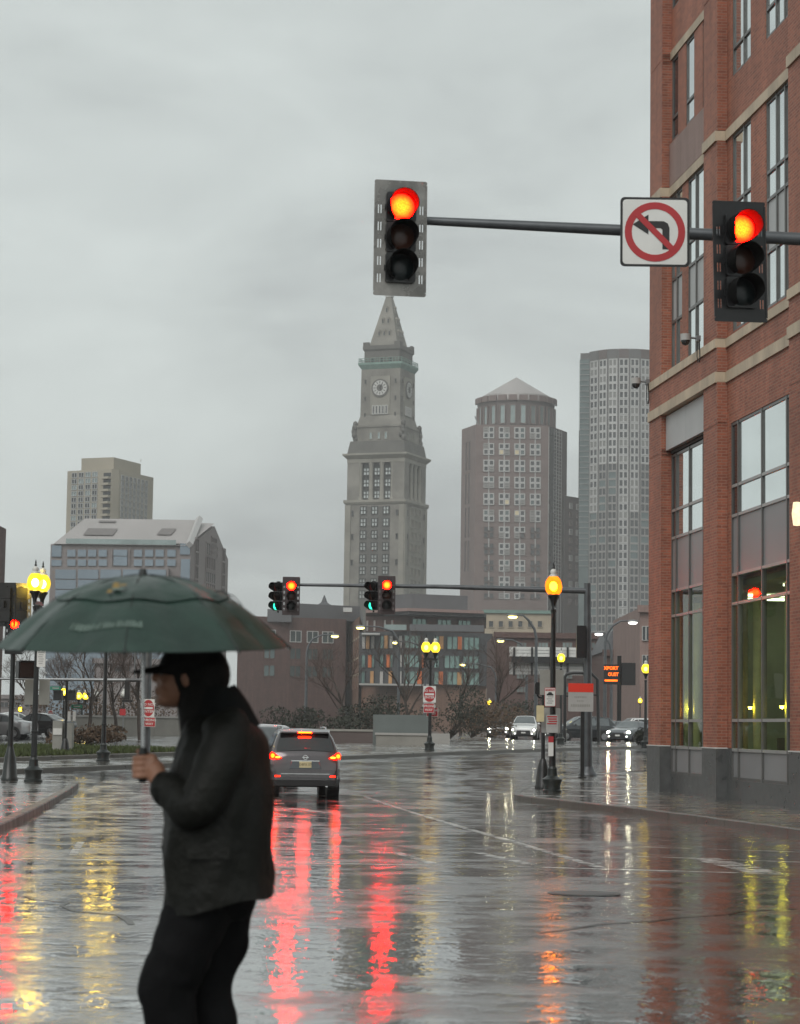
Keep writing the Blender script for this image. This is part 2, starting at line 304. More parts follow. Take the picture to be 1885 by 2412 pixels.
# ------------------------------------------------------------------ mesh helpers
class MB:
    def __init__(s): s.v = []; s.f = []; s.m = []
    def add(s, vs, fs, m=0):
        o = len(s.v); s.v += [tuple(p) for p in vs]
        for f in fs: s.f.append([o+i for i in f]); s.m.append(m)
        return s
    def box(s, x0, x1, y0, y1, z0, z1, m=0):
        return s.add([(x0,y0,z0),(x1,y0,z0),(x1,y1,z0),(x0,y1,z0),(x0,y0,z1),(x1,y0,z1),(x1,y1,z1),(x0,y1,z1)],
                     [(0,3,2,1),(4,5,6,7),(0,1,5,4),(1,2,6,5),(2,3,7,6),(3,0,4,7)], m)
    def prism(s, poly, z0, z1, m=0, top=None, mtop=None):
        n = len(poly); top = top or poly
        fs = [(i, (i+1) % n, n+(i+1) % n, n+i) for i in range(n)]
        s.add([(p[0], p[1], z0) for p in poly]+[(p[0], p[1], z1) for p in top], fs, m)
        s.add([(p[0], p[1], z1) for p in top], [tuple(range(n))], m if mtop is None else mtop)
        s.add([(p[0], p[1], z0) for p in poly], [tuple(reversed(range(n)))], m)
        return s
    def plate(s, poly, y0, y1, m=0):
        """polygon in x,z (counter-clockwise seen from -y) extruded in y"""
        n = len(poly)
        s.add([(p[0], y0, p[1]) for p in poly]+[(p[0], y1, p[1]) for p in poly],
              [tuple(range(n)), tuple(reversed(range(n, 2*n)))]+[(i, n+i, n+(i+1) % n, (i+1) % n) for i in range(n)], m)
        return s
    def tube(s, path, rad, n=8, m=0, cap=True, up=(0, 0, 1)):
        P = [Vector(p) for p in path]; k = len(P)
        if not isinstance(rad, (list, tuple)): rad = [rad]*k
        vs = []; u = None
        for i in range(k):
            d = (P[min(i+1, k-1)]-P[max(i-1, 0)])
            if d.length < 1e-9: d = Vector((0, 0, 1))
            d.normalize()
            if u is None:
                u = d.cross(Vector((1, 0, 0)))
                if u.length < .2: u = d.cross(Vector((0, 1, 0)))
            u = (u-d*u.dot(d)).normalized(); q = d.cross(u)
            for j in range(n):
                a = 2*PI*j/n; vs.append(P[i]+(u*math.cos(a)+q*math.sin(a))*rad[i])
        fs = [(i*n+j, i*n+(j+1) % n, (i+1)*n+(j+1) % n, (i+1)*n+j) for i in range(k-1) for j in range(n)]
        if cap: fs += [tuple(reversed(range(n))), tuple(range((k-1)*n, k*n))]
        return s.add(vs, fs, m)
    def lathe(s, prof, n=16, c=(0, 0, 0), m=0, flute=0.0):
        vs = []; k = len(prof)
        for r, z in prof:
            for j in range(n):
                a = 2*PI*j/n; rr = r*(1-flute*(j % 2)); vs.append((c[0]+rr*math.cos(a), c[1]+rr*math.sin(a), c[2]+z))
        fs = [(i*n+j, i*n+(j+1) % n, (i+1)*n+(j+1) % n, (i+1)*n+j) for i in range(k-1) for j in range(n)]
        fs += [tuple(reversed(range(n))), tuple(range((k-1)*n, k*n))]
        return s.add(vs, fs, m)
    def ellip(s, c, r, nu=12, nv=8, m=0, M3=None):
        vs = []; fs = []
        for i in range(nv+1):
            p = PI*i/nv-PI/2
            for j in range(nu):
                a = 2*PI*j/nu
                q = Vector((r[0]*math.cos(p)*math.cos(a), r[1]*math.cos(p)*math.sin(a), r[2]*math.sin(p)))
                if M3: q = M3 @ q
                vs.append(Vector(c)+q)
        fs = [(i*nu+j, i*nu+(j+1) % nu, (i+1)*nu+(j+1) % nu, (i+1)*nu+j) for i in range(nv) for j in range(nu)]
        return s.add(vs, fs, m)
    def loft(s, rings, m=0, cap0=True, cap1=True, closed=True):
        n = len(rings[0]); k = len(rings); vs = [p for r in rings for p in r]
        jn = n if closed else n-1
        fs = [(i*n+j, i*n+(j+1) % n, (i+1)*n+(j+1) % n, (i+1)*n+j) for i in range(k-1) for j in range(jn)]
        if cap0: fs.append(tuple(reversed(range(n))))
        if cap1: fs.append(tuple(range((k-1)*n, k*n)))
        return s.add(vs, fs, m)
    def cells(s, xs, zs, y0, y1, solid, m=0):
        """boxes for the cells of an x,z grid where solid(i, j) holds"""
        for i in range(len(xs)-1):
            j = 0
            while j < len(zs)-1:
                if not solid((xs[i]+xs[i+1])/2, (zs[j]+zs[j+1])/2): j += 1; continue
                k = j
                while k+1 < len(zs)-1 and solid((xs[i]+xs[i+1])/2, (zs[k+1]+zs[k+2])/2): k += 1
                s.box(xs[i], xs[i+1], y0, y1, zs[j], zs[k+1], m); j = k+1
        return s
    def mesh(s, name, mats, smooth=None, recalc=True):
        me = bpy.data.meshes.new(name); me.from_pydata(s.v, [], s.f)
        for q in (mats if isinstance(mats, (list, tuple)) else [mats]): me.materials.append(M[q] if isinstance(q, str) else q)
        me.polygons.foreach_set('material_index', s.m)
        if recalc:
            bm = bmesh.new(); bm.from_mesh(me); bmesh.ops.recalc_face_normals(bm, faces=bm.faces); bm.to_mesh(me); bm.free()
        if smooth:
            me.polygons.foreach_set('use_smooth', [True]*len(me.polygons)); me.set_sharp_from_angle(angle=R_(smooth))
        me.update(); return me
    def build(s, name, mats, parent=None, smooth=None, loc=None, rot=None, recalc=True):
        return put(s.mesh(name, mats, smooth, recalc), name, parent, loc, rot)
def put(me, name, parent=None, loc=None, rot=None):
    o = bpy.data.objects.new(name, me); C.objects.link(o)
    if parent: o.parent = parent
    if loc is not None: o.location = loc
    if rot is not None: o.rotation_euler = rot
    return o
def tag(o, label, cat, group=None):
    o['label'] = label; o['category'] = cat
    if group: o['group'] = group
    return o
def thing(name, label, cat, loc=(0, 0, 0), rz=0.0, group=None):
    o = bpy.data.objects.new(name, None); C.objects.link(o); o.location = loc; o.rotation_euler = (0, 0, rz)
    o.empty_display_size = .2
    return tag(o, label, cat, group)
def struct(o, kind='structure'):
    o['kind'] = kind; return o
def copytree(o, parent=None):
    c = o.copy(); C.objects.link(c); c.parent = parent
    for ch in list(o.children): copytree(ch, c)
    return c
def rrect(x0, x1, z0, z1, r, n=4):
    P = []
    for cx, cz, a0 in ((x1-r, z0+r, -PI/2), (x1-r, z1-r, 0), (x0+r, z1-r, PI/2), (x0+r, z0+r, PI)):
        for i in range(n+1):
            a = a0+PI/2*i/n; P.append((cx+r*math.cos(a), cz+r*math.sin(a)))
    return P
def text(body, size, parent, m, loc, rot=(PI/2, 0, 0), name='lettering', ext=.002, sx=1.0):
    cu = bpy.data.curves.new(name, 'FONT'); cu.body = body; cu.size = size; cu.align_x = 'CENTER'; cu.align_y = 'CENTER'; cu.extrude = ext
    cu.resolution_u = 2; cu.offset = size*.018
    ob = bpy.data.objects.new(name, cu); C.objects.link(ob)
    dg = bpy.context.evaluated_depsgraph_get(); me = bpy.data.meshes.new_from_object(ob.evaluated_get(dg))
    bpy.data.objects.remove(ob); bpy.data.curves.remove(cu)
    me.materials.clear(); me.materials.append(M[m])
    o = put(me, name, parent, loc, rot); o.scale = (sx, 1, 1)
    return o

# ------------------------------------------------------------------ ground, kerbs, markings
def frange(a, b, st):
    r = []; x = a
    while x < b-1e-6: r.append(x); x += st
    return r+[b]
YS = frange(-30, 180, 1.0)+[200, 230, 280, 350, 500, 800, 1500, 3000, 5000]
XS = [-4000, -300, -60, -20, 0, 20, 60, 300, 4000]
mb = MB()
mb.add([(x, y, g(y)) for y in YS for x in XS], [(i*9+j, i*9+j+1, (i+1)*9+j+1, (i+1)*9+j) for i in range(len(YS)-1) for j in range(8)])
struct(mb.build('road', 'wet_asphalt', smooth=60))

def strip(name, rows, dz, m, parent=None, step=1.0):
    """rows: (Y, xL, xR); a sheet that follows the ground at height dz, closed down to the road at its rim"""
    pts = []
    for (a, b) in zip(rows, rows[1:]):
        n = max(1, int(math.ceil((b[0]-a[0])/step)))
        for i in range(n): t = i/n; pts.append(tuple(a[k]+(b[k]-a[k])*t for k in range(3)))
    pts.append(rows[-1])
    q = MB(); vs = []
    for Y, l, r in pts:
        for t in (0, .33, .66, 1): vs.append((l+(r-l)*t, Y, g(Y)+dz))
    q.add(vs, [(i*4+j, i*4+j+1, (i+1)*4+j+1, (i+1)*4+j) for i in range(len(pts)-1) for j in range(3)])
    return q.build(name, m, parent, smooth=60)
def kerb(path, parent, wdt=.16, length=1.9, top=CURB+.012, name='kerb_stone'):
    """granite stones set end to end along a path (x, y); the paving lies to the left of the walking direction"""
    P = [Vector(p) for p in path]; cum = [0]
    for a, b in zip(P, P[1:]): cum.append(cum[-1]+(b-a).length)
    def pt(s):
        s = max(0, min(cum[-1], s))
        for i in range(len(P)-1):
            if s <= cum[i+1]+1e-9: return P[i].lerp(P[i+1], (s-cum[i])/max(1e-9, cum[i+1]-cum[i]))
        return P[-1]
    n = max(1, round(cum[-1]/length))
    for i in range(n):
        q = MB(); rings = []
        for t in (0, .33, .67, 1):
            s = cum[-1]*(i+t)/n+(.008 if t == 0 else -.008 if t == 1 else 0)
            a = pt(s); d = (pt(s+.1)-pt(s-.1)).normalized(); nn = Vector((-d.y, d.x)); z = g(a.y); jz = random.uniform(-.004, .004)
            o0 = a-nn*.01; o1 = a+nn*wdt
            rings.append([(o0.x-nn.x*.02, o0.y-nn.y*.02, z-.15), (o0.x, o0.y, z+top-.02+jz), (o0.x+nn.x*.02, o0.y+nn.y*.02, z+top+jz), (o1.x, o1.y, z+top+jz), (o1.x, o1.y, z-.15)])
        q.loft(rings); q.build(name, 'curb_granite', parent)

# right-hand pavement: bulb at the corner, along the brick building
FO = Vector((6.78, 60.4)); FD = Vector((0.1120, -0.9937)); FN = Vector((0.9937, 0.1120))   # facade origin, direction to the camera, into the building
rp = [(14, 9.4), (20, 8.75), (28, 7.6), (36, 6.5), (42, 5.75), (47, 4.9), (51, 3.95), (53.5, 3.25), (55.2, 2.95), (57, 2.98), (59, 3.15), (63, 3.75), (68, 4.75), (72, 5.35), (75, 6.2), (77.5, 8.0), (79, 11), (80.2, 40)]
pave_r = struct(strip('pavement_right', [(Y, x+.1, max(x+.3, 45.0)) for Y, x in rp], CURB, 'wet_paving'))
kerb([(x, Y) for Y, x in rp][::-1], pave_r)
# left-hand pavement
lp = [(12, -3.6), (24, -5.0), (33, -5.83), (42, -6.7), (50, -7.5), (56, -8.1), (60, -8.5), (61.6, -8.75), (62.6, -9.3), (63.0, -11), (63.4, -40)]
pave_l = struct(strip('pavement_left', [(Y, -45.0, x-.1) for Y, x in lp], CURB, 'wet_paving'))
kerb([(x, Y) for Y, x in lp], pave_l)
# far pavement: band along the diagonal kerb of the crossing street
FA = Vector((-11.9, 71.7)); FE = Vector((.428, .904)); FW = Vector((-.904, .428))
def fp(t, wd, dz=CURB):
    p = FA+FE*t+FW*wd; return (p.x, p.y, g(p.y)+dz)
def band(name, t0, t1, w0, w1, dz, m, parent=None, dt=2.0, dw=2.0, jit=0):
    ts = frange(t0, t1, dt); ws = frange(w0, w1, dw); q = MB(); k = len(ws)
    q.add([(lambda p: (p[0], p[1], p[2]+random.uniform(0, jit)))(fp(t, x, dz)) for t in ts for x in ws], [(i*k+j, i*k+j+1, (i+1)*k+j+1, (i+1)*k+j) for i in range(len(ts)-1) for j in range(k-1)])
    return q.build(name, m, parent, smooth=60)
pave_f = struct(band('pavement_far', -30, 75, .1, 16, CURB, 'wet_paving'))
kerb([FA+FE*t for t in frange(-30, 75, 3)], pave_f, length=2.2)
# a second, inner kerb with grass behind it
island = struct(band('island', -24, 22, 5.0, 14.5, CURB*2, 'soil'))
kerb([FA+FE*t+FW*4.9 for t in frange(-24, 22, 3)], island, top=CURB*2+.01, length=2.2)
def grass_field(name, t0, t1, w0, w1, n, h, dz):
    q = MB(); rnd = random.Random(3)
    for i in range(n):
        t = rnd.uniform(t0, t1); wd = rnd.uniform(w0, w1); p = Vector(fp(t, wd, dz)); a = rnd.uniform(0, PI); hh = h*rnd.uniform(.5, 1.3); s = rnd.uniform(.03, .07)
        dx, dy = math.cos(a)*s, math.sin(a)*s; lx, ly = rnd.uniform(-.1, .1), rnd.uniform(-.1, .1)
        q.add([p+Vector((-dx, -dy, -.02)), p+Vector((dx, dy, -.02)), p+Vector((lx, ly, hh))], [(0, 1, 2)])
    o = q.build(name, 'grass', recalc=False); struct(o, 'stuff'); return o
o = grass_field('grass', -22, 21, 5.3, 13.8, 26000, .17, CURB*2)
o['label'] = 'short green grass on the island beyond the crossing'; o['category'] = 'grass'

# worn paint
pm = M['road_paint']; t = pm.node_tree; b = t.nodes['Principled BSDF']
nz = N(t, 'ShaderNodeTexNoise', inp={'Scale': 3.2, 'Detail': 6.0, 'Roughness': .7}); tcx = N(t, 'ShaderNodeTexCoord'); t.links.new(tcx.outputs['Object'], nz.inputs['Vector'])
mr = N(t, 'ShaderNodeMapRange', inp={1: .40, 2: .58, 3: 0.0, 4: .72}); t.links.new(nz.outputs[0], mr.inputs[0]); t.links.new(mr.outputs[0], b.inputs['Alpha'])
b.inputs['Roughness'].default_value = .28
def paint(p0, p1, wd, name='road_marking', dz=.004, m='road_paint'):
    a, b2 = Vector(p0[:2]), Vector(p1[:2]); d = (b2-a); Ln = d.length; d.normalize(); nn = Vector((-d.y, d.x))*wd/2; k = max(1, int(Ln/1.0)); q = MB(); vs = []
    for i in range(k+1):
        c = a.lerp(b2, i/k)
        for s in (-1, 1): vs.append((c.x+nn.x*s, c.y+nn.y*s, g(c.y+nn.y*s)+dz))
    q.add(vs, [(2*i, 2*i+1, 2*i+3, 2*i+2) for i in range(k)])
    return struct(q.build(name, m, smooth=60))
paint(gnd(861, 1877), gnd(1420, 2046), .13)                         # lane line
paint(gnd(-200, 2019), gnd(1280, 2044), .16); paint(gnd(1240, 2043), gnd(1840, 2060), .17)
paint(gnd(-200, 1983), gnd(900, 2006), .12); paint(gnd(1500, 2018), gnd(1885, 2032), .10)
paint(gnd(1655, 2022), gnd(1800, 2056), .42); paint(gnd(1127, 2010), gnd(1251, 2037), .14); paint(gnd(930, 2008), gnd(1025, 2037), .14)
paint(gnd(190, 1984), gnd(172, 2014), .10)
paint(gnd(630, 1872), gnd(790, 1876), .7); paint(gnd(640, 1900), gnd(770, 1915), .25)
paint(gnd(230, 1855), gnd(300, 1857), .5); paint(gnd(1500, 1995), gnd(1885, 2008), .08)
struct(strip('crosswalk', [(40, -6.4, -2.2), (44, -6.8, -2.0), (58, -8.0, -3.1), (66, -8.6, -4.5)], .004, 'wet_crosswalk'))

mc = gnd(1376, 2106); t_ = thing('manhole_cover', 'round iron manhole cover in the near road', 'manhole cover', (mc.x, mc.y, g(mc.y)))
q = MB(); q.lathe([(.36, .003), (.36, .006), (.31, .006), (.31, .005)], 28); q.build('ring', 'black_iron', t_)
q = MB(); q.lathe([(.30, .003), (.30, .008), (.02, .008)], 28); q.build('lid', 'black_iron', t_)
mat('tar', (.012, .012, .012), .18, var=.3)
for a, b in (((1250, 2200), (1850, 2140)), ((60, 2110), (330, 2180)), ((1000, 1930), (1700, 1985))):
    p0, p1 = gnd(*a), gnd(*b); k = 7; P = [p0.lerp(p1, i/k)+Vector((random.uniform(-.12, .12), random.uniform(-.12, .12), 0)) for i in range(k+1)]
    q = MB(); vs = []
    for i, c in enumerate(P):
        d = (P[min(k, i+1)]-P[max(0, i-1)]).normalized(); w_ = .03*random.uniform(.6, 1.3)
        for s_ in (-1, 1): vs.append((c.x-d.y*w_*s_, c.y+d.x*w_*s_, g(c.y+d.x*w_*s_)+.0035))
    q.add(vs, [(2*i, 2*i+1, 2*i+3, 2*i+2) for i in range(k)]); struct(q.build('road_seam', 'tar'))

# ------------------------------------------------------------------ brick building on the right
bld = thing('brick_building', 'tall red brick building with grey windows and tan stone bands on the right', 'building', (FO.x, FO.y, g(60)+CURB-.02), math.atan2(FD.y, FD.x))
m = bpy.data.materials.new('shop_glass'); m.use_nodes = True; t = m.node_tree; t.nodes.clear(); MATS['shop_glass'] = m
fr = N(t, 'ShaderNodeFresnel', inp={0: 1.5}); tr = N(t, 'ShaderNodeBsdfTransparent'); tr.inputs[0].default_value = (.86, .92, .82, 1)
gl = N(t, 'ShaderNodeBsdfGlossy'); gl.inputs['Roughness'].default_value = .02; ms = N(t, 'ShaderNodeMixShader'); oo = N(t, 'ShaderNodeOutputMaterial')
nzz = N(t, 'ShaderNodeTexNoise', inp={'Scale': 1.1, 'Detail': 1.0}); bpz = N(t, 'ShaderNodeBump', inp={'Distance': .004}); tcz = N(t, 'ShaderNodeTexCoord')
t.links.new(tcz.outputs['Object'], nzz.inputs['Vector']); t.links.new(nzz.outputs[0], bpz.inputs['Height']); t.links.new(bpz.outputs[0], gl.inputs['Normal'])
geo = N(t, 'ShaderNodeNewGeometry'); sb_ = N(t, 'ShaderNodeMath', operation='SUBTRACT'); sb_.inputs[0].default_value = 1.0; ml = N(t, 'ShaderNodeMath', operation='MULTIPLY')
t.links.new(geo.outputs['Backfacing'], sb_.inputs[1]); t.links.new(sb_.outputs[0], ml.inputs[0]); t.links.new(fr.outputs[0], ml.inputs[1]); t.links.new(ml.outputs[0], ms.inputs[0]); t.links.new(tr.outputs[0], ms.inputs[1]); t.links.new(gl.outputs[0], ms.inputs[2]); t.links.new(ms.outputs[0], oo.inputs[0])

TOP = 27.0
PIERS = [(0, 1.45), (5.98, 7.3), (13.35, 14.8)]
for i, (a, b) in enumerate(PIERS):
    q = MB()
    for z0, z1 in ((1.24, 8.97), (9.0, 10.02), (10.27, 10.86), (11.08, 15.96), (16.21, 19.72), (19.75, TOP)): q.box(a, b, 0, .56, z0, z1)
    if i == 1: q.box(a, b, .01, .5, 8.95, 9.05); q.box(a, b, .01, .5, 19.7, 19.8)
    else: q.box(a, b, .008, .5, 8.9, 9.1); q.box(a, b, .008, .5, 19.6, 19.9)
    q.build('pier', 'brick_red', bld)
    q = MB(); q.box(a-.02, b+.02, -.03, .58, -.3, 1.22); q.box(a-.03, b+.03, -.04, .5, 1.22, 1.25, 1); q.build('plinth', ['granite_base', 'granite_cap'], bld)
def open_wall(s0, s1, z0, z1, ops, m, y0=.25, y1=.55, name='wall_panel'):
    xs = sorted({s0, s1} | {x for o in ops for x in o[:2]}); zs = sorted({z0, z1} | {x for o in ops for x in o[2:4]})
    q = MB(); q.cells(xs, zs, y0, y1, lambda x, z: not any(o[0] < x < o[1] and o[2] < z < o[3] for o in ops))
    return q.build(name, m, bld)
def window(s0, s1, z0, z1, mull=(), rails=(), pane=None, d=.31, fw=.07, fm='window_frame', lm=None, split_top=None):
    """frame as the part, every pane or panel its own sub-part"""
    q = MB(); vs_ = [s0]+[x for x in mull]+[s1]
    q.box(s0, s0+fw, d-.045, d+.06, z0, z1); q.box(s1-fw, s1, d-.045, d+.06, z0, z1)
    for x in mull: q.box(x-fw/2, x+fw/2, d-.055, d+.06, z0, z1)
    zz = [z0]+list(rails)+[z1]
    edges = [(s0+fw, mull[0]-fw/2)] if mull else [(s0+fw, s1-fw)]
    for i in range(len(mull)): edges.append((mull[i]+fw/2, (mull[i+1]-fw/2) if i+1 < len(mull) else s1-fw))
    for a, b in edges:
        q.box(a, b, d-.04, d+.06, z0, z0+fw); q.box(a, b, d-.04, d+.06, z1-fw, z1)
        for z in rails: q.box(a, b, d-.05, d+.06, z-fw/2, z+fw/2, 1)
    f = q.build('window', [fm, lm or fm], bld)
    for i, (a, b) in enumerate(edges):
        for j in range(len(zz)-1):
            lo = zz[j]+(fw if j == 0 else fw/2); hi = zz[j+1]-(fw if j == len(zz)-2 else fw/2)
            pmn = pane(i, j) if pane else 'dark_glass'
            MB().box(a, b, d-.012, d+.012, lo, hi).build('spandrel_panel' if 'span' in pmn else 'pane', pmn, f)
def ground_pane(i, j): return ['spandrel', 'shop_glass', 'shop_glass', 'shop_glass', 'spandrel', 'mirror_pane' if i else 'dark_glass', 'mirror_pane' if i else 'dark_glass'][j]
# bay 1, lower storeys
open_wall(1.45, 5.98, 1.24, 8.97, [(1.5, 5.9, 1.24, 8.97)], 'brick_red')
open_wall(1.43, 6.0, -.3, 1.22, [(1.5, 5.9, .5, 1.22)], 'granite_base', .27, .6, 'plinth')
window(1.5, 5.9, .5, 8.93, (2.04, 3.46, 4.90), (1.2, 1.89, 4.64, 5.3, 6.7, 7.43), ground_pane, lm='frame_light')
q = MB(); q.box(1.47, 3.67, .12, .24, 9.05, 9.97); q.box(3.69, 5.96, .12, .24, 9.05, 9.97); q.build('spandrel_panel', 'spandrel_light', bld)
open_wall(1.45, 5.98, 8.97, 10.02, [], 'room_dark', .26, .5)
# bay 2, lower storeys
open_wall(7.3, 13.35, 1.24, 10.02, [(7.62, 12.85, 1.24, 8.97)], 'brick_red')
open_wall(7.28, 13.37, -.3, 1.22, [(7.62, 12.85, .5, 1.22)], 'granite_base', .23, .6, 'plinth')
window(7.62, 12.85, .5, 8.97, (8.24, 10.27, 12.26), (1.2, 1.89, 4.64, 5.33, 6.73, 7.44), ground_pane, lm='frame_light')
# stone bands: (z0, z1, projection), wrapping piers and bays
for z0, z1, pr, label in ((10.0, 10.26, .05, 0), (10.85, 11.07, .05, 0), (15.95, 16.2, .05, 0), (19.72, 19.95, .03, 1)):
    segs = [(a, b, 0) for a, b in PIERS]+[(1.45, 5.98, .25), (7.3, 13.35, .25)]
    for a, b, d in segs:
        if label and d == 0: continue
        n = max(1, round((b-a)/.95))
        if d == 0 and z0 < 10.5 or d: pass
        dd = 0 if (d and z0 < 11 and a < 2) else d
        for i in range(n):
            x0 = a+(b-a)*i/n; x1 = a+(b-a)*(i+1)/n
            MB().box(x0-(.0 if dd == 0 and i else .0)+.004, x1-.004, dd-pr, dd+.3, z0, z1).build('band_stone', 'limestone', bld)
# between the two lower bands
open_wall(1.45, 5.98, 10.27, 10.84, [], 'brick_red', .0, .5); open_wall(7.3, 13.35, 10.27, 10.84, [], 'brick_red')
# third storey
b1 = [(1.5, 2.72), (3.34, 5.0)]; b2 = [(7.79, 9.45), (10.71, 12.8)]
ops = [(a, b, 11.15, 15.95) for a, b in b1]
open_wall(1.45, 5.98, 11.08, 15.95, ops, 'brick_red'); open_wall(7.3, 13.35, 11.08, 15.95, [(a, b, 11.15, 15.95) for a, b in b2], 'brick_red')
def upper_pane(i, j): return ['mirror_pane', 'spandrel_light', 'mirror_pane', 'mirror_pane'][j]
window(1.5, 2.72, 11.15, 15.95, (2.1,), (12.5, 13.65, 14.28), upper_pane); window(3.34, 5.0, 11.15, 15.95, (4.15,), (12.5, 13.65, 14.28), upper_pane)
window(7.79, 9.45, 11.15, 15.95, (8.8,), (12.45, 13.65, 14.28), upper_pane); window(10.71, 12.8, 11.15, 15.95, (11.53, 12.2), (12.45, 13.65, 14.28), upper_pane)
# fourth storey
b1 = [(1.32, 2.22), (3.1, 4.0), (4.9, 5.75)]; b1[0] = (1.5, 2.25)
open_wall(1.45, 5.98, 16.21, 17.38, [], 'brick_pale', .2, .5); open_wall(1.45, 5.98, 17.40, 19.72, [(a, b, 17.45, 19.72) for a, b in b1], 'brick_red')
open_wall(7.3, 13.35, 16.21, 19.72, [(a, b, 17.4, 19.72) for a, b in b2], 'brick_red')
for a, b in b1: window(a, b, 17.45, 19.72, (), (18.08,), lambda i, j: 'mirror_pane' if a > 3 and a < 4.5 else 'dark_glass')
window(7.79, 9.45, 17.4, 19.72, (8.8,), (18.1,), lambda i, j: 'mirror_pane'); window(10.71, 12.8, 17.4, 19.72, (11.53, 12.2), (18.1,), lambda i, j: 'mirror_pane')
# fifth storey and above
for z0, z1 in ((19.95, 23.6), (23.6, TOP)):
    open_wall(1.45, 5.98, z0, z1, [(a, b, z0+1.15, z1-.2) for a, b in b1], 'brick_red'); open_wall(7.3, 13.35, z0, z1, [(a, b, z0+1.15, z1-.2) for a, b in b2], 'brick_red')
    for a, b in b1: window(a, b, z0+1.15, z1-.2, (), (z0+1.75,))
    window(7.79, 9.45, z0+1.15, z1-.2, (8.8,), (z0+1.75,), lambda i, j: 'mirror_pane'); window(10.71, 12.8, z0+1.15, z1-.2, (11.53, 12.2), (z0+1.75,), lambda i, j: 'mirror_pane')
# the mass behind, with the lit ground-floor room left open
q = MB(); q.box(.02, 40, .58, 26, 5.25, TOP-.1); q.box(.02, 1.42, .58, 26, -.3, 5.25); q.box(1.42, 40, 6.0, 26, -.3, 5.25); q.box(13.4, 40, .58, 6.0, -.3, 5.25); q.box(14.8, 40, .02, .58, -.3, TOP-.1)
q.build('wall', 'brick_red', bld)
q = MB(); q.box(1.43, 13.39, .6, 5.98, .3, .42); q.box(1.43, 13.39, .62, 5.98, 5.1, 5.24); q.box(1.43, 13.39, 5.9, 5.98, .42, 5.1); q.box(1.43, 1.5, .62, 5.9, .42, 5.1)
q.build('room', 'room_wall', bld)
for s, d in ((1.62, .8), (6.3, .8), (7.55, .8), (10.2, .8), (10.9, .8)):
    q = MB(); q.tube([(s, d+.12, .42), (s, d+.12, 5.0)], .11, 12); q.build('room_column', 'room_column', bld, smooth=50)
    q = MB(); q.tube([(s, d-.06, 2.16), (s, d-.06, 2.22)], [.03, .05], 8); q.build('room_lamp', 'room_lamp', bld, smooth=50)
for s in (3.0, 4.6, 8.8, 10.6, 12.2):
    MB().box(s-.06, s+.06, 1.2, 4.5, 5.02, 5.08).build('room_fill_light', 'room_fill_tube', bld)  # added tubes under the ceiling, there only to light the room
for s in (8.9, 10.5, 11.6):
    q = MB(); q.box(s, s+.75, 1.0, 1.7, .42, .95); q.box(s, s+.12, 1.0, 1.7, .95, 1.5); q.build('seat', 'room_dark', bld)
def cctv(s, d, z):
    q = MB(); q.box(s-.09, s+.09, d-.10, d, z-.08, z+.06); q.tube([(s, d-.08, z), (s-.02, d-.36, z+.02)], .028, 8)
    q.tube([(s-.02, d-.36, z+.10), (s-.02, d-.36, z-.06)], .13, 14, 1); q.ellip((s-.02, d-.36, z-.06), (.12, .12, .13), 12, 8, 2)
    q.tube([(s+.1, d-.04, z-.05), (s+.16, d-.04, z-.5), (s+.1, d-.04, z-.62)], .016, 6, 2)
    q.tube([(s-.1, d-.04, z-.05), (s-.14, d-.04, z-.42), (s-.04, d-.04, z-.6)], .012, 6, 2)
    q.build('security_camera', ['galvanised', 'sign_grey', 'car_glass'], bld, smooth=40)
cctv(.05, -.02, 11.12); cctv(5.7, -.02, 11.35)
q = MB(); q.lathe([(.02, -.25), (.08, -.24), (.11, 0), (.08, .24), (.02, .25)], 14, (14.42, -.15, 6.15)); q.build('wall_light', 'sconce_on', bld, smooth=60)
MB().box(14.34, 14.50, -.05, 0, 6.0, 6.3).build('wall_light_bracket', 'black_iron', bld)

# ------------------------------------------------------------------ far buildings
WM = {}
def winmesh(w_, h, frame='frame_white', glass='far_glass', fw=.12, cols=2, rows=1, dep=.25):
    k = (w_, h, frame, glass, fw, cols, rows, dep)
    if k in WM: return WM[k]
    q = MB()
    x = [-w_/2+w_*i/cols for i in range(cols+1)]; z = [-h/2+h*i/rows for i in range(rows+1)]
    for i, a in enumerate(x): q.box(a-fw/2, a+fw/2, -dep, .05, -h/2-fw/2, h/2+fw/2)
    for i in range(cols):
        for b in z: q.box(x[i]+fw/2, x[i+1]-fw/2, -dep, .05, b-fw/2, b+fw/2)
    q.box(-w_/2+fw/2, w_/2-fw/2, -dep*.35, .04, -h/2+fw/2, h/2-fw/2, 1)
    WM[k] = q.mesh('window', [frame, glass]); return WM[k]
def face(parent, p0, p1, mesh, xs, zs, name='window', pick=None, off=0.0):
    """windows on the face from p0 to p1 (x, y in the parent's frame, left to right seen from outside)"""
    a, b = Vector(p0[:2]), Vector(p1[:2]); d = (b-a).normalized(); nn = Vector((d.y, -d.x)); rz = math.atan2(d.y, d.x)
    for i, x in enumerate(xs):
        for j, z in enumerate(zs):
            me = pick(i, j) if pick else mesh
            if me is None: continue
            p = a+d*x+nn*off
            put(me, name, parent, (p.x, p.y, z), (0, 0, rz))
def sq(h): return [(-h, -h), (h, -h), (h, h), (-h, h)]
def zof(u, v, Y): return at(u, v, Y).z

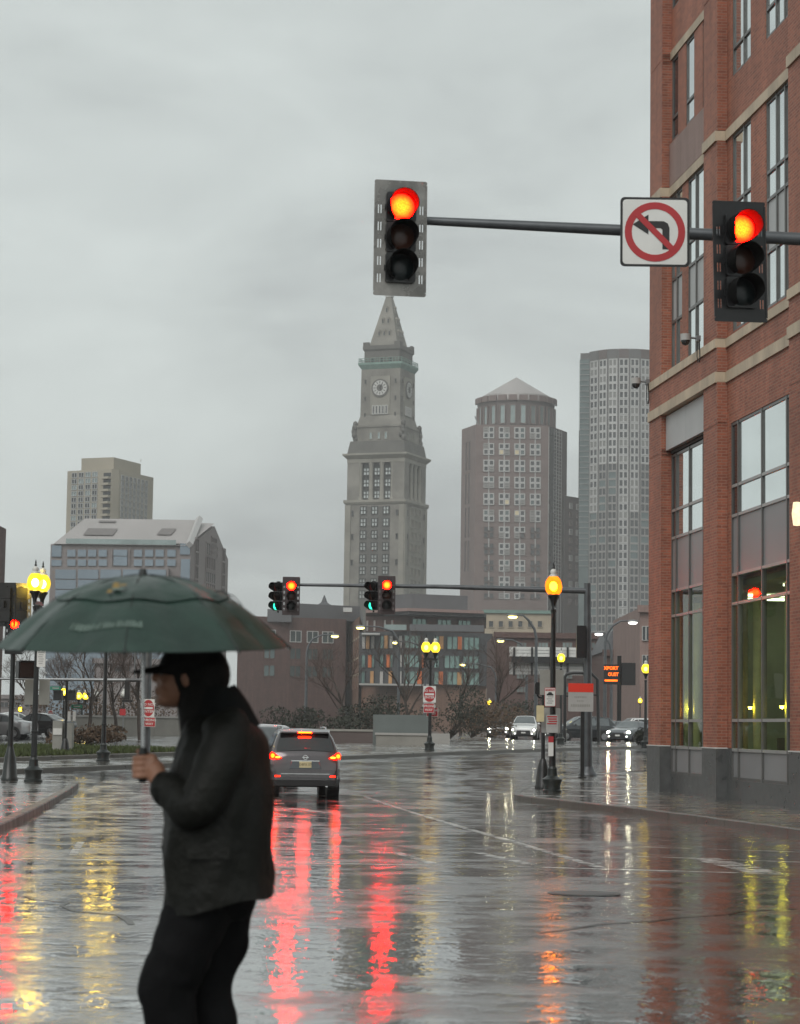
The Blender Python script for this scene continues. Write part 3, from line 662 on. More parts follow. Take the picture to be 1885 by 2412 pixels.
# clock tower ---------------------------------------------------------------
TY = 770.0
tp = at(909, 1300, TY)
ct = thing('clock_tower', 'grey stone clock tower with pyramid spire rising behind the street', 'clock tower', (tp.x, TY, 0), R_(-21))
tz = lambda v: zof(909, v, TY)
H = 10.8
q = MB(); q.prism(sq(H), 0, tz(1186)); q.build('shaft', 'tower_stone', ct)
q = MB(); 
for sx in (-1, 1):
    for a in range(4):
        c_, s_ = math.cos(a*PI/2), math.sin(a*PI/2)
        x0, x1 = sx*H-1.9*(1 if sx > 0 else -1), sx*H-.02*sx
        x0, x1 = min(x0, x1), max(x0, x1)
        pts = [(x0, -H-.35), (x1, -H-.35), (x1, -H+.1), (x0, -H+.1)]
        q.prism([(px*c_-py*s_, px*s_+py*c_) for px, py in pts], 0, tz(1196))
q.build('corner_pilaster', 'tower_trim', ct); ct.children[-1]['kind'] = 'stuff'
q = MB(); q.prism(sq(H+.2), tz(1195), tz(1190), top=sq(H+.7)); q.prism(sq(H+.7), tz(1190), tz(1184)); q.build('cornice', 'tower_trim', ct)
HC1 = H-.25
q = MB(); q.prism(sq(HC1-1.62), tz(1184), tz(1092)); q.build('shaded_recess', 'tower_dark', ct); q = MB()  # core behind the columns coloured dark, shade painted into the recess
for sx in (-1, 1):
    for sy in (-1, 1): MB().prism([(sx*HC1-sx*4.4*(k in (0, 3)), sy*HC1-sy*4.4*(k in (0, 1))) for k in range(4)], tz(1184), tz(1092)).build('corner_pier', 'tower_stone', ct)
q = MB(); q.prism(sq(HC1+.1), tz(1097), tz(1088)); q.prism(sq(HC1+.2), tz(1088), tz(1080), top=sq(H+1.1)); q.prism(sq(H+1.15), tz(1080), tz(1076)); q.build('cornice', 'tower_trim', ct)
for a in range(2):
    for x in (-6.0, -2.0, 2.0, 6.0):
        q = MB(); q.lathe([(1.0, 0), (1.0, .8), (.78, 1.1), (.72, tz(1106)-tz(1184)), (.95, tz(1100)-tz(1184)), (1.0, tz(1097)-tz(1184))], 12)
        o = q.build('column', 'tower_trim', ct, smooth=40); th = a*PI/2
        o.location = (x*math.cos(th)-(-HC1+.9)*math.sin(th), x*math.sin(th)+(-HC1+.9)*math.cos(th), tz(1184))
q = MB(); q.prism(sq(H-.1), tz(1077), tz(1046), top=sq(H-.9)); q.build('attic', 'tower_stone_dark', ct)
h2 = 8.6; q = MB(); q.prism(sq(h2), tz(1047), tz(1011)); q.prism(sq(h2+.35), tz(1013), tz(1008)); q.build('attic_storey', 'tower_stone', ct)
for sx in (-1, 1):
    for sy in (-1, 1):
        q = MB()
        for k in range(5): q.ellip((sx*(h2+.3)+random.uniform(-.6, .6), sy*(h2+.3)+random.uniform(-.6, .6), tz(1040)+k*1.3), (.9, .9, 1.2), 7, 5)
        q.build('sculpture', 'tower_stone_dark', ct, smooth=50)
q = MB(); q.prism(sq(8.3), tz(1009), tz(985), top=sq(7.35)); q.prism(sq(7.35), tz(985), tz(872), top=sq(7.2)); q.build('clock_stage', 'tower_stone', ct)
q = MB(); q.prism(sq(7.2), tz(876), tz(866), top=sq(8.1)); q.prism(sq(8.15), tz(866), tz(861)); q.build('balcony', 'copper_green', ct)
q = MB()
for a in range(4):
    c_, s_ = math.cos(a*PI/2), math.sin(a*PI/2); rt = lambda x, y: (x*c_-y*s_, x*s_+y*c_)
    for i in range(15):
        x = -7.9+15.8*i/14; q.tube([(*rt(x, -8.0), tz(861)), (*rt(x, -8.0), tz(851))], .09, 4)
    for zz in (tz(851), tz(856)): q.tube([(*rt(-8, -8.0), zz), (*rt(8, -8.0), zz)], .10, 4)
q.build('railing', 'copper_green', ct); ct.children[-1]['kind'] = 'stuff'
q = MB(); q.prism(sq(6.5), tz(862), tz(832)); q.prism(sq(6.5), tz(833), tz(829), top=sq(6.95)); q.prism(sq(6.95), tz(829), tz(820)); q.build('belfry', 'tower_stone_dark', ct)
for sx in (-1, 1):
    for sy in (-1, 1):
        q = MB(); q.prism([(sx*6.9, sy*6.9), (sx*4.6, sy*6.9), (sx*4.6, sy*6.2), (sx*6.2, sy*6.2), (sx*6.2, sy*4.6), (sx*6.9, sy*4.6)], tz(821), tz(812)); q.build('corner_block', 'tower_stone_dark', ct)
hs, ht = 5.3, .95
q = MB(); q.prism(sq(hs), tz(822), tz(700), top=sq(ht)); q.build('spire', 'tower_stone', ct)
q = MB(); q.prism(sq(ht+.25), tz(700), tz(696)); q.prism(sq(ht), tz(696), tz(686), top=sq(.25)); q.tube([(0, 0, tz(686)), (0, 0, tz(676))], .12, 6); q.build('finial', 'white_stone', ct)
def onface(a, x, y, z):
    th = a*PI/2; return (x*math.cos(th)-y*math.sin(th), x*math.sin(th)+y*math.cos(th), z)
mat('sash_glass', (.50, .54, .53), .1, metal=.3, var=.35, scale=.35)  # pale tone puts a reflection into the pane colour
wm_t = winmesh(2.1, 2.55, 'tower_dark', 'sash_glass', .30, 2, 2, .3); wm_d = winmesh(1.9, 2.6, 'tower_trim', 'far_glass', .25, 2, 1, .3)
for a in range(2):
    th = a*PI/2
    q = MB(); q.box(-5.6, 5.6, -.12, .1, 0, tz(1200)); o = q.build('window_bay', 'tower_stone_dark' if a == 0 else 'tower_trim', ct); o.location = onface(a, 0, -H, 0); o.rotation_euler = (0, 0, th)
    for v in range(1209, 1420, 28):
        for x in (-4.2, 0, 4.2) if a == 0 else (-3.6, 0, 3.6):
            put(wm_t if a == 0 else wm_d, 'window', ct, onface(a, x, -H-.14, tz(v)), (0, 0, th))
    for v in (1117, 1144, 1171):
        for x in (-4, 0, 4): put(wm_t, 'window', ct, onface(a, x, -HC1+1.5, tz(v)), (0, 0, th))
    for v in (1215, 1270, 1330): 
        for sx in (-8.2, 8.2): put(winmesh(.7, 1.9, 'tower_stone_dark', 'far_glass', .15, 1, 1, .2), 'window', ct, onface(a, sx, -H-.1, tz(v)), (0, 0, th))
    for x in (-2.8, .2, 2.8): put(winmesh(1.0, 2.4, 'tower_trim', 'pale_glass', .2, 1, 1, .2), 'window', ct, onface(a, x, -h2-.02, tz(1033)), (0, 0, th))
    for x in (-3.2, 0, 3.2): put(winmesh(1.6, 2.0, 'tower_stone', 'far_glass', .25, 1, 1, .2), 'window', ct, onface(a, x, -6.52, tz(855)), (0, 0, th))
    # clock panel, dial with ring, hour blocks and hands
    z0 = tz(982); q = MB(); q.box(-3.6, 3.6, -.25, .1, 0, tz(893)-z0); o = q.build('clock_panel', 'tower_trim', ct); o.location = onface(a, 0, -7.3, z0); o.rotation_euler = (0, 0, th)
    zc = tz(921)
    q = MB(); q.tube([(0, -.30, 0), (0, -.6, 0)], 3.15, 28); o = q.build('clock_surround', 'tower_stone_dark', ct, smooth=40); o.location = onface(a, 0, -7.3, zc); o.rotation_euler = (0, 0, th)
    dl = MB(); n = 32
    dl.add([(r*math.cos(2*PI*i/n), -.66, r*math.sin(2*PI*i/n)) for r in (1.2, 2.6) for i in range(n)], [(i, (i+1) % n, n+(i+1) % n, n+i) for i in range(n)])
    for i in range(12):
        an = 2*PI*i/12; c_, s_ = math.cos(an), math.sin(an)
        dl.add([(r*c_-w2*s_, -.72, r*s_+w2*c_) for r, w2 in ((1.5, -.15), (2.35, -.15), (2.35, .15), (1.5, .15))], [(0, 1, 2, 3)], 1)
    o = dl.build('clock_dial', ['dial_white', 'tower_stone_dark'], ct); o.location = onface(a, 0, -7.3, zc); o.rotation_euler = (0, 0, th)
    for ang, ln in ((R_(150), 1.1), (R_(35), 1.7)):
        q = MB(); q.box(-.1, .1, -.80, -.74, -.2, ln); o = q.build('clock_hand', 'sign_black', ct); o.location = onface(a, 0, -7.3, zc); o.rotation_euler = Matrix.Rotation(th, 3, 'Z').to_4x4().to_euler(); o.matrix_local = Matrix.Translation(onface(a, 0, -7.3, zc)) @ Matrix.Rotation(th, 4, 'Z') @ Matrix.Rotation(ang, 4, 'Y')
    for i in range(5): put(winmesh(.72, 2.9, 'dial_white', 'far_glass', .24, 1, 1, .2), 'window', ct, onface(a, -2.4+1.2*i, -7.58, tz(972)), (0, 0, th))
    for x in (-5.6, 5.6):
        for v in (905, 945, 983): put(winmesh(.5, 1.4, 'tower_stone_dark', 'far_glass', .12, 1, 1, .15), 'window', ct, onface(a, x, -7.35, tz(v)), (0, 0, th))
    # spire dormer openings lie on the slope
    for v, xs in ((790, (-1.9, 0, 1.9)), (760, (-1.0, 1.0)), (733, (0,))):
        f = (v-700)/(822-700); y = -(ht+(hs-ht)*f)
        for x in xs:
            q = MB(); q.box(-.5, .5, -.35, .6, -.9, .9); q.add([(-.6, -.45, .9), (.6, -.45, .9), (0, -.45, 1.6), (-.6, .6, .9), (.6, .6, .9), (0, .6, 1.6)], [(0, 1, 2), (3, 5, 4), (0, 2, 5, 3), (1, 4, 5, 2), (0, 3, 4, 1)]); q.box(-.28, .28, -.37, -.3, -.7, .7, 1)
            o = q.build('dormer', ['tower_trim', 'far_glass'], ct); o.location = onface(a, x, y, tz(v)); o.rotation_euler = (0, 0, th)

# brown granite tower with a pointed roof --------------------------------------
BY = 900.0
def xy(u, v, Y): p = at(u, v, Y); return (p.x, p.y)
bt = thing('granite_tower', 'brown granite office tower with round crown and grey cone roof', 'skyscraper', (0, 0, 0))
bz = lambda v: zof(1210, v, BY)
A = [xy(1086, 1200, BY+16), xy(1119, 1200, BY), xy(1291, 1200, BY), xy(1323, 1200, BY+14), xy(1335, 1200, BY+20), xy(1335, 1200, BY+55), xy(1086, 1200, BY+55)]
q = MB(); q.prism(A, 0, bz(1001)); q.build('wall', 'granite_brown', bt)
q = MB(); q.prism([(A[2][0]+.4, A[2][1]-.2), (A[3][0]-.3, A[3][1]-.3), (A[3][0]-.3, A[3][1]+2), (A[2][0]+.4, A[2][1]+2)], 0, bz(1003)); gp = q.build('glass_corner', 'far_glass_green', bt)
a2, b2 = Vector(A[2]), Vector(A[3]); d2 = (b2-a2).normalized(); L2 = (b2-a2).length
gl_m = MB()
for i in range(6):
    p = a2+d2*(.4+(L2-.8)*i/5); gl_m.box(p.x-.1, p.x+.1, p.y-.5, p.y, 0, bz(1004))
for i in range(46):
    z = bz(1010+i*8.5); pa, pb = a2+d2*.5, b2-d2*.3
    gl_m.add([(pa.x, pa.y-.45, z), (pb.x, pb.y-.45, z), (pb.x, pb.y-.45, z+.25), (pa.x, pa.y-.45, z+.25)], [(0, 1, 2, 3)])
o = gl_m.build('mullion_grid', 'frame_white', gp); o['kind'] = 'stuff'
ccx, ccy = at(1216, 950, BY+18).x, BY+18
rc = (at(1307, 950, BY+18).x-at(1126, 950, BY+18).x)/2
bf = lambda v: zof(1216, v, BY+18-rc); bc = lambda v: zof(1216, v, BY+18)
q = MB(); n = 44; q.lathe([(rc, bz(1003)), (rc, bf(944))], n, (ccx, ccy, 0)); q.lathe([(rc+.15, bf(944)), (rc+.15, bf(941)), (rc-.5, bf(941))], n, (ccx, ccy, 0)); q.build('crown_drum', 'granite_brown_dark', bt, smooth=30)
for i in range(12):
    an = PI+PI*(i+.5)/12
    p = (ccx+(rc+.05)*math.cos(an), ccy+(rc+.05)*math.sin(an))
    put(winmesh(2.2, 7.6, 'granite_brown', 'pale_glass', .3, 1, 1, .5), 'window', bt, (*p, bf(975)), (0, 0, an+PI/2))
    MB().box(-1.75, 1.75, -.5, .2, -1.15, 1.15).build('parapet_block', 'granite_brown', bt, loc=(ccx+(rc+.5)*math.cos(an), ccy+(rc+.5)*math.sin(an), bf(936)), rot=(0, 0, an+PI/2))
q = MB(); q.lathe([(rc*.93, bf(941)), (rc*.90, bc(937)), (.15, bc(889))], 24, (ccx, ccy, 0)); q.build('cone_roof', 'metal_roof', bt, smooth=20)
fx = [1150.5+dx for k in range(4) for dx in (-5.5+k*36.5, 7.5+k*36.5)]
wb = winmesh(1.75, 2.0, 'frame_white', 'far_glass', .42, 1, 1, .3); wb2 = winmesh(1.5, 1.9, 'granite_brown_dark', 'far_glass', .25, 1, 1, .3); wb3 = winmesh(1.75, 1.9, 'frame_white', 'lit_window', .3, 1, 1, .3); wb4 = winmesh(1.75, 2.0, 'frame_white', 'far_glass_green', .42, 1, 1, .3); wb5 = winmesh(1.75, 2.0, 'frame_grey', 'blind', .36, 1, 2, .3)
rows = [1013]+[1032+19.6*k for k in range(20)]
rb = random.Random(5)
for j, v in enumerate(rows):
    for i, u in enumerate(fx):
        dark = (i in (0, 1, 6, 7) and j > 11) or (j > 11 and rb.random() < .1)
        p = at(u, v, BY-.15); me = wb2 if dark else rb.choice((wb, wb, wb, wb4, wb5))
        if (j, i) in ((3, 2), (3, 4), (9, 3), (10, 4)): me = wb3
        put(me, 'window', bt, (p.x, p.y, bz(v)+(1.0 if j % 2 and j else 0)))
aL, bL = Vector(A[0]), Vector(A[1]); LL = (bL-aL).length
for xx in (.36, .58):
    for v0, v1 in ((1034, 1105), (1110, 1185), (1190, 1265), (1270, 1345)):
        face(bt, A[0], A[1], winmesh(1.1, round(bz(v0)-bz(v1)-.6, 1), 'granite_brown_dark', 'far_glass', .25, 1, 1, .2), [LL*xx], [(bz(v0)+bz(v1))/2])
for k in range(4):
    for j in range(10):
        p = at(1150.5+k*36.5+1, 1042+39.2*j, BY-.1); put(winmesh(.35, 3.4, 'frame_white', 'frame_white', .1, 1, 1, .3), 'frame_cross', bt, (p.x, p.y, bz(1042+39.2*j)-.3))
q = MB(); q.tube([(*xy(1128, 990, BY+4), bz(1001)), (*xy(1119, 985, BY+4), bz(978))], .25, 5); q.build('aerial', 'galvanised', bt)

# lower brown block between the towers -------------------------------------------
lb = thing('office_block', 'low brown granite block with arched window heads between the two towers', 'building', (0, 0, 0))
q = MB(); p0, p1 = xy(1330, 1200, BY+6), xy(1402, 1200, BY+24); lz = lambda v: zof(1360, v, BY+10)
q.prism([p0, p1, (p1[0], p1[1]+40), (p0[0], p0[1]+40)], 0, lz(1170)); q.build('wall', 'granite_brown_dark', lb)
Lb = (Vector(p1)-Vector(p0)).length
face(lb, p0, p1, None, [Lb*(.2+.22*k) for k in range(4)], [lz(1192+20.5*j) for j in range(12)], pick=lambda i, j: winmesh(1.9, 2.2, 'frame_white' if j % 3 == 0 else 'granite_brown', 'far_glass', .22, 2, 1, .3))

# round tower with a window grid ---------------------------------------------------
gt = thing('grid_tower', 'tall curved grey tower with white framed window grid behind the brick corner', 'skyscraper', (0, 0, 0))
GY = 860.0
gz = lambda v: zof(1450, v, GY)
us = [1389, 1410, 1431, 1455.5, 1482, 1507, 1531, 1556, 1580]
dep = [9, 5, 2, .5, 0, .6, 2.5, 5, 9]
poly = [xy(u, 1100, GY+d) for u, d in zip(us, dep)]
L0 = xy(1366, 1100, GY+10)
full = [L0]+poly+[xy(1580, 1100, GY+70), xy(1366, 1100, GY+70)]
q = MB(); q.prism(full, 0, gz(823)); q.build('wall', 'grid_stone', gt)
q = MB(); q.prism([(L0[0]-.2, L0[1]-.3), (poly[0][0]-.3, poly[0][1]-.3), (poly[0][0]-.3, poly[0][1]+3), (L0[0]-.2, L0[1]+3)], 0, gz(838)); gg = q.build('glass_strip', 'far_glass_green', gt)
gm = MB()
for i in range(38): gm.box(L0[0]-.3, poly[0][0]-.2, poly[0][1]-.6, poly[0][1]-.4, gz(850+13*i), gz(850+13*i)+.25)
o = gm.build('mullion_grid', 'spandrel', gg); o['kind'] = 'stuff'
WG = {}
for i in range(8):
    a, b = Vector(poly[i]), Vector(poly[i+1]); Lw = (b-a).length
    for kind in range(4): WG[i, kind] = winmesh(round(Lw-.9, 2), 2.75, ('frame_white', 'frame_grey', 'frame_white', 'frame_grey')[kind], ('far_glass', 'far_glass', 'blind', 'far_glass_green')[kind], .55 if kind in (0, 2) else .32, 2 if kind != 3 else 1, 1, .35)
    wb_ = winmesh(round(Lw*.42, 2), 1.3, 'frame_white', 'far_glass', .16, 2, 1, .5)
    rg = random.Random(i)
    if i < 6:
        face(gt, a, b, None, [Lw/2], [gz(853+18.95*j) for j in range(34)], pick=lambda ii, j: WG[i, (1 if (j > 12 and i in (1, 2, 5) or j > 18 and i != 3) else 0) if rg.random() < .72 else (3 if (j > 12 and i in (1, 2, 5) or j > 18 and i != 3) else 2)])
    MB().box(.15, Lw-.15, -.5, .4, gz(843), gz(821)).build('parapet_panel', 'granite_brown_dark' if i % 2 else 'grid_stone', gt, loc=(a.x, a.y, 0), rot=(0, 0, math.atan2((b-a).y, (b-a).x)))
gv = MB()
for i in range(9):
    p = poly[i]; gv.box(p[0]-.3, p[0]+.3, p[1]-.6, p[1]+.2, 0, gz(826))
o = gv.build('rib', 'grid_stone', gt); o['kind'] = 'stuff'

# beige tower on the left --------------------------------------------------------------
hb = thing('beige_tower', 'beige concrete apartment tower with corner balconies on the left skyline', 'apartment tower', (0, 0, 0))
HY = 640.0
hz = lambda v, u=260: zof(u, v, HY)
P0, P1, P2 = xy(158, 1150, HY+8), xy(262, 1150, HY), xy(361, 1150, HY+22)
P1b = xy(280, 1150, HY+2)
bk = 45
q = MB(); P2b = xy(358, 1150, HY+22+bk); q.prism([P0, P1, P1b, P2, P2b, (P0[0], P0[1]+bk)], 0, hz(1104)); q.build('wall', 'beige_concrete', hb)
q = MB(); q.prism([xy(192, 1090, HY+10), xy(268, 1090, HY+6), xy(332, 1090, HY+22), xy(330, 1090, HY+40), xy(192, 1090, HY+40)], hz(1105), hz(1071)); q.build('penthouse', 'beige_concrete', hb)
LA = (Vector(P1)-Vector(P0)).length; LB = (Vector(P2)-Vector(P1b)).length
wh = winmesh(1.75, 1.35, 'spandrel_light', 'far_glass', .16, 2, 1, .25); wh2 = winmesh(1.75, 1.35, 'spandrel_light', 'pale_glass', .16, 2, 1, .25); wh3 = winmesh(1.35, 1.5, 'spandrel_light', 'far_glass', .14, 2, 1, .25)
rr = random.Random(2)
face(hb, P0, P1, None, [LA*(.17+.155*k) for k in range(4)], [hz(1115+14.6*j) for j in range(10)], pick=lambda i, j: wh2 if rr.random() < .35 else wh)
face(hb, P1b, P2, None, [LB*(.09+.115*k) for k in range(7)], [hz(1122+14.6*j) for j in range(9)], pick=lambda i, j: wh3)
for j in range(10):
    z = hz(1122+14.6*j); p = (Vector(P0).lerp(Vector(P1), .90))
    q = MB(); q.box(-1.3, 1.5, -1.4, 0, -.75, -.1); q.box(-1.2, 1.4, -.1, .03, .0, 1.1, 1); q.build('balcony', ['beige_concrete', 'far_glass'], hb, loc=(p.x, p.y, z), rot=(0, 0, math.atan2(P1[1]-P0[1], P1[0]-P0[0])))
for u in (193, 255, 267, 332):
    p = at(u, 1075, HY+14); q = MB(); q.tube([(p.x, p.y, hz(1073)), (p.x, p.y, hz(1066+random.random()*4))], .15, 5); q.build('aerial', 'white_stone', hb)

# gabled glass building ------------------------------------------------------------------
gb = thing('gabled_building', 'blue glass office building with pale pitched metal roof above the umbrella', 'building', (0, 0, 0))
YG = 420.0
hz = lambda v, u=300: zof(u, v, YG)
p0, p1, p2 = xy(119, 1300, YG), xy(450, 1300, YG), xy(538, 1300, YG+34)
pe = Vector(p2)-Vector(p1); bx0 = (p0[0]+pe.x*.5, p0[1]+pe.y)
pb = (p0[0], p2[1]); zE = hz(1284)
q = MB(); q.prism([p0, p1, p2, pb], 0, zE); q.build('wall', 'mauve_stone', gb)
# main roof with hipped left end, then the lower gable end
ym = YG+17; xr0, xr1 = at(200, 1230, ym).x, at(470, 1225, ym).x; zR = zof(330, 1223, ym)
eL, eR = at(127, 1280, YG).x, at(447, 1280, YG).x
q = MB(); q.add([(eL, YG-.6, zE), (eR, YG-.6, zE), (xr1, ym, zR), (xr0, ym, zR), (eL, YG+34.6, zE), (eR, YG+34.6, zE)],
                [(0, 1, 2, 3), (4, 3, 2, 5), (0, 3, 4), (1, 5, 2), (0, 4, 5, 1)]); rf = q.build('roof', 'metal_roof', gb)
ga = at(505, 1236, ym); gp0 = Vector((p1[0], p1[1])); gp1 = Vector((p2[0], p2[1])); gmid = gp0.lerp(gp1, .6)
q = MB(); q.add([(gp0.x, gp0.y, zE), (gp1.x, gp1.y, zE), (gmid.x, gmid.y, ga.z), (eR-5, YG+1, zE), (eR-5, YG+33, zE), (xr1-4, ym, ga.z)],
                [(0, 1, 2), (0, 2, 5, 3), (1, 4, 5, 2), (0, 3, 4, 1), (3, 5, 4)]); q.build('gable', 'mauve_stone', gb)
q = MB(); q.add([(gp0.x-.3, gp0.y-.5, zE+.4), (gmid.x, gmid.y-.5, ga.z+.5), (xr1-4, ym, ga.z+.5), (eR-5, YG, zE+.4)], [(0, 1, 2, 3)]); q.build('gable_roof', 'metal_roof', gb)
q = MB(); q.tube([(eR, YG-.7, zE+.2), (xr1, ym, zR+.3)], .7, 4); q.build('verge', 'metal_roof_pale', gb)
def roofpatch(u0, u1, v0, v1, sk, m, name):
    f = lambda v: (v-1284)/(1223-1284)
    def P(u, v): 
        t_ = max(0, min(1, f(v))); Y = YG-.6+(ym-YG+.6)*t_; p = at(u, v, Y); return (p.x, Y-.25, zE+(zR-zE)*t_+.12)
    MB().add([P(u0, v1), P(u1, v1), P(u1+sk, v0), P(u0+sk, v0)], [(0, 1, 2, 3)]).build(name, m, rf)
roofpatch(196, 266, 1248, 1264, 12, 'vent_grey', 'roof_vent'); roofpatch(369, 403, 1246, 1261, 13, 'vent_grey', 'roof_vent'); roofpatch(232, 272, 1229, 1233, 3, 'vent_grey', 'roof_vent')
# front glazing
def panel(u0, u1, v0, v1, m, name='pane', dy=.3, par=gb):
    a = at(u0, v1, YG-dy); b = at(u1, v0, YG-dy); return MB().box(a.x, b.x, YG-dy, YG-dy+.2, a.z, b.z).build(name, m, par)
panel(121, 145, 1285, 1311, 'blue_glass'); panel(424, 448, 1280, 1306, 'blue_glass'); panel(121, 145, 1319, 1333, 'blue_glass'); panel(424, 448, 1317, 1420, 'blue_glass')
for u in (158, 183, 207, 232, 315, 341, 366, 394):
    panel(u, u+20, 1295, 1311, 'blue_glass'); panel(u, u+20, 1318, 1333, 'blue_glass')
for u0, u1 in ((267, 300),):
    for v0, v1 in ((1295, 1309), (1311, 1332)): panel(u0, u1, v0, v1, 'blue_glass')
panel(261, 265, 1293, 1333, 'mauve_stone', 'mullion', .5); panel(302, 306, 1293, 1333, 'mauve_stone', 'mullion', .5); panel(155, 415, 1272, 1280, 'pale_glass', 'clerestory', .8)
q = MB(); a = at(126, 1335, YG-3); b = at(397, 1335, YG-3); q.box(a.x, b.x, YG-3, YG, 0, a.z); q.build('projecting_bay', 'mauve_stone', gb)
for k in range(5):
    for r in range(12):
        u0 = 128+k*53; a = at(u0+2, 1342+24*r+21, YG-3.2); b = at(u0+51, 1342+24*r, YG-3.2); MB().box(a.x, b.x, YG-3.2, YG-3, a.z, b.z).build('pane', 'blue_glass', gb)
face(gb, p1, p2, winmesh(7.5, 3.2, 'mauve_stone', 'far_glass', .3, 4, 1, .2), [(gp1-gp0).length*.5], [hz(1311)])
face(gb, p1, p2, winmesh(8.5, 15.5, 'mauve_stone', 'far_glass', .3, 5, 6, .2), [(gp1-gp0).length*.5], [hz(1358)])
face(gb, p1, p2, winmesh(2.6, 15.5, 'mauve_stone', 'far_glass', .3, 2, 6, .2), [(gp1-gp0).length*x for x in (.14, .86)], [hz(1358)])
face(gb, p1, p2, winmesh(4.5, 3.6, 'mauve_stone', 'far_glass', .3, 4, 3, .2), [(gp1-gp0).length*.58], [hz(1265)]); face(gb, p1, p2, winmesh(6.5, 2.4, 'mauve_stone', 'far_glass', .3, 5, 2, .2), [(gp1-gp0).length*.58], [hz(1277)])

# dark grey corner block with orange panels ---------------------------------------------------
ho = thing('corner_block', 'dark grey six-storey block with orange window panels at the street corner', 'building', (0, 0, 0))
YO = 380.0
oz = lambda v, u=1000: zof(u, v, YO)
a0, a1, a2, a3 = xy(812, 1550, YO+60), xy(846, 1550, YO+8), xy(960, 1550, YO), xy(1160, 1550, YO+6)
q = MB(); q.prism([a0, a1, (a1[0], a1[1]+70), (a0[0], a0[1]+70)], 0, oz(1448)); q.build('brick_wing', 'brick_brown', ho)
q = MB(); q.prism([a1, a2, a3, (a3[0], a3[1]+50), (a1[0], a1[1]+50)], oz(1612), oz(1487)); q.build('wall', 'hotel_grey', ho)
q = MB(); q.prism([(a1[0]+.5, a1[1]+.6), (a2[0], a2[1]+.6), (a3[0]-1, a3[1]+.6), (a3[0]-1, a3[1]+50), (a1[0]+.5, a1[1]+50)], 0, oz(1612)); q.build('ground_storey', 'brick_brown', ho)
t1, t2, t3 = xy(862, 1460, YO+10), xy(962, 1460, YO+4), xy(1142, 1460, YO+10)
q = MB(); q.prism([t1, t2, t3, (t3[0], t3[1]+40), (t1[0], t1[1]+40)], oz(1487), oz(1447)); q.build('top_storey', 'brick_far', ho)
q = MB(); q.prism([xy(905, 1440, YO+6), xy(962, 1440, YO), xy(1146, 1440, YO+6), xy(1146, 1440, YO+50), xy(905, 1440, YO+50)], oz(1448), oz(1440)); q.prism([xy(862, 1440, YO+8), xy(962, 1440, YO-.5), xy(1140, 1440, YO+5), xy(1140, 1440, YO+45), xy(862, 1440, YO+45)], oz(1440), oz(1433), m=1); q.build('eaves', ['hotel_grey', 'hotel_trim'], ho)
q = MB(); q.prism([xy(925, 1410, YO+14), xy(972, 1410, YO+10), xy(1102, 1410, YO+14), xy(1102, 1410, YO+40), xy(925, 1410, YO+40)], oz(1434), oz(1391)); q.build('roof_plant', 'hotel_roof', ho)
mat('hotel_glass', (.20, .30, .275), .07, metal=.4, var=.25, scale=.4); mat('curtain', (.42, .40, .38), .6)
wo = winmesh(3.0, 2.2, 'hotel_grey', 'hotel_glass', .12, 3, 1, .15); wl = winmesh(.95, 2.2, 'hotel_grey', 'hotel_glass', .1, 1, 1, .15); wl2 = winmesh(.95, 2.2, 'hotel_grey', 'curtain', .1, 1, 1, .15)
LA = (Vector(a2)-Vector(a1)).length; LB = (Vector(a3)-Vector(a2)).length
pn = {c: MB().box(-.38, .38, -.2, .05, -1.1, 1.1).mesh('colour_panel', c) for c in ('panel_orange', 'panel_tan')}
ro = random.Random(4)
for j, v in enumerate((1512, 1557, 1596)):
    z = oz(v)
    face(ho, a1, a2, None, [LA*(.1+.19*k) for k in range(5)], [z], pick=lambda i, jj: wl2 if ro.random() < .35 else wl)
    for k in range(2): face(ho, a1, a2, pn['panel_tan' if j != 1 else 'panel_orange'], [LA*(.19+.38*k+.05*j)], [z], 'colour_panel')
    for u in ((972, 1082, 1125) if j != 1 else (971, 1075, 1123)):
        d = at(u, v, YO).x-a2[0]; face(ho, a2, a3, wo, [d], [z])
    face(ho, a2, a3, wl, [at(1034, v, YO).x-a2[0]], [z])
    for u, c in (((1046, 'panel_tan'), (1094, 'panel_orange')), ((1002, 'panel_orange'),), ((990, 'panel_orange'), (1045, 'panel_orange'), (1093, 'panel_tan')))[j]:
        face(ho, a2, a3, pn[c], [at(u, v, YO).x-a2[0]], [z], 'colour_panel')
for u, w_ in ((990, 2.6), (1055, 2.6), (1108, 2.4)): face(ho, t2, t3, winmesh(w_, 1.9, 'hotel_grey', 'hotel_glass', .12, 3, 1, .1), [at(u, 1470, YO+6).x-t2[0]], [oz(1468)])
for u in (867, 889, 921, 943): face(ho, t1, t2, winmesh(.55, 1.9, 'brick_far', 'curtain', .08, 1, 1, .1), [at(u, 1470, YO+9).x-t1[0]], [oz(1470)])
q = MB(); a = at(905, 1484, YO); b = at(958, 1472, YO); q.box(a.x, b.x, YO-.6, YO+1, a.z, b.z); q.build('terrace_rail', 'pale_glass', ho)
q = MB(); a = at(965, 1486, YO); b = at(1140, 1473, YO); q.box(a.x, b.x, YO-.3, YO, a.z, b.z); q.build('terrace_rail', 'hotel_roof', ho)
q = MB(); a = at(852, 1494, YO); b = at(895, 1491, YO); q.box(a.x, b.x, YO+1, YO+7, a.z, b.z); q.build('canopy', 'white_stone', ho)
q = MB(); a = at(846, 1614, YO); b = at(1010, 1612, YO); q.box(a.x, b.x, YO-1, YO+5, a.z, b.z); q.build('canopy', 'concrete_pale', ho)
L0_ = (Vector(a1)-Vector(a0)).length
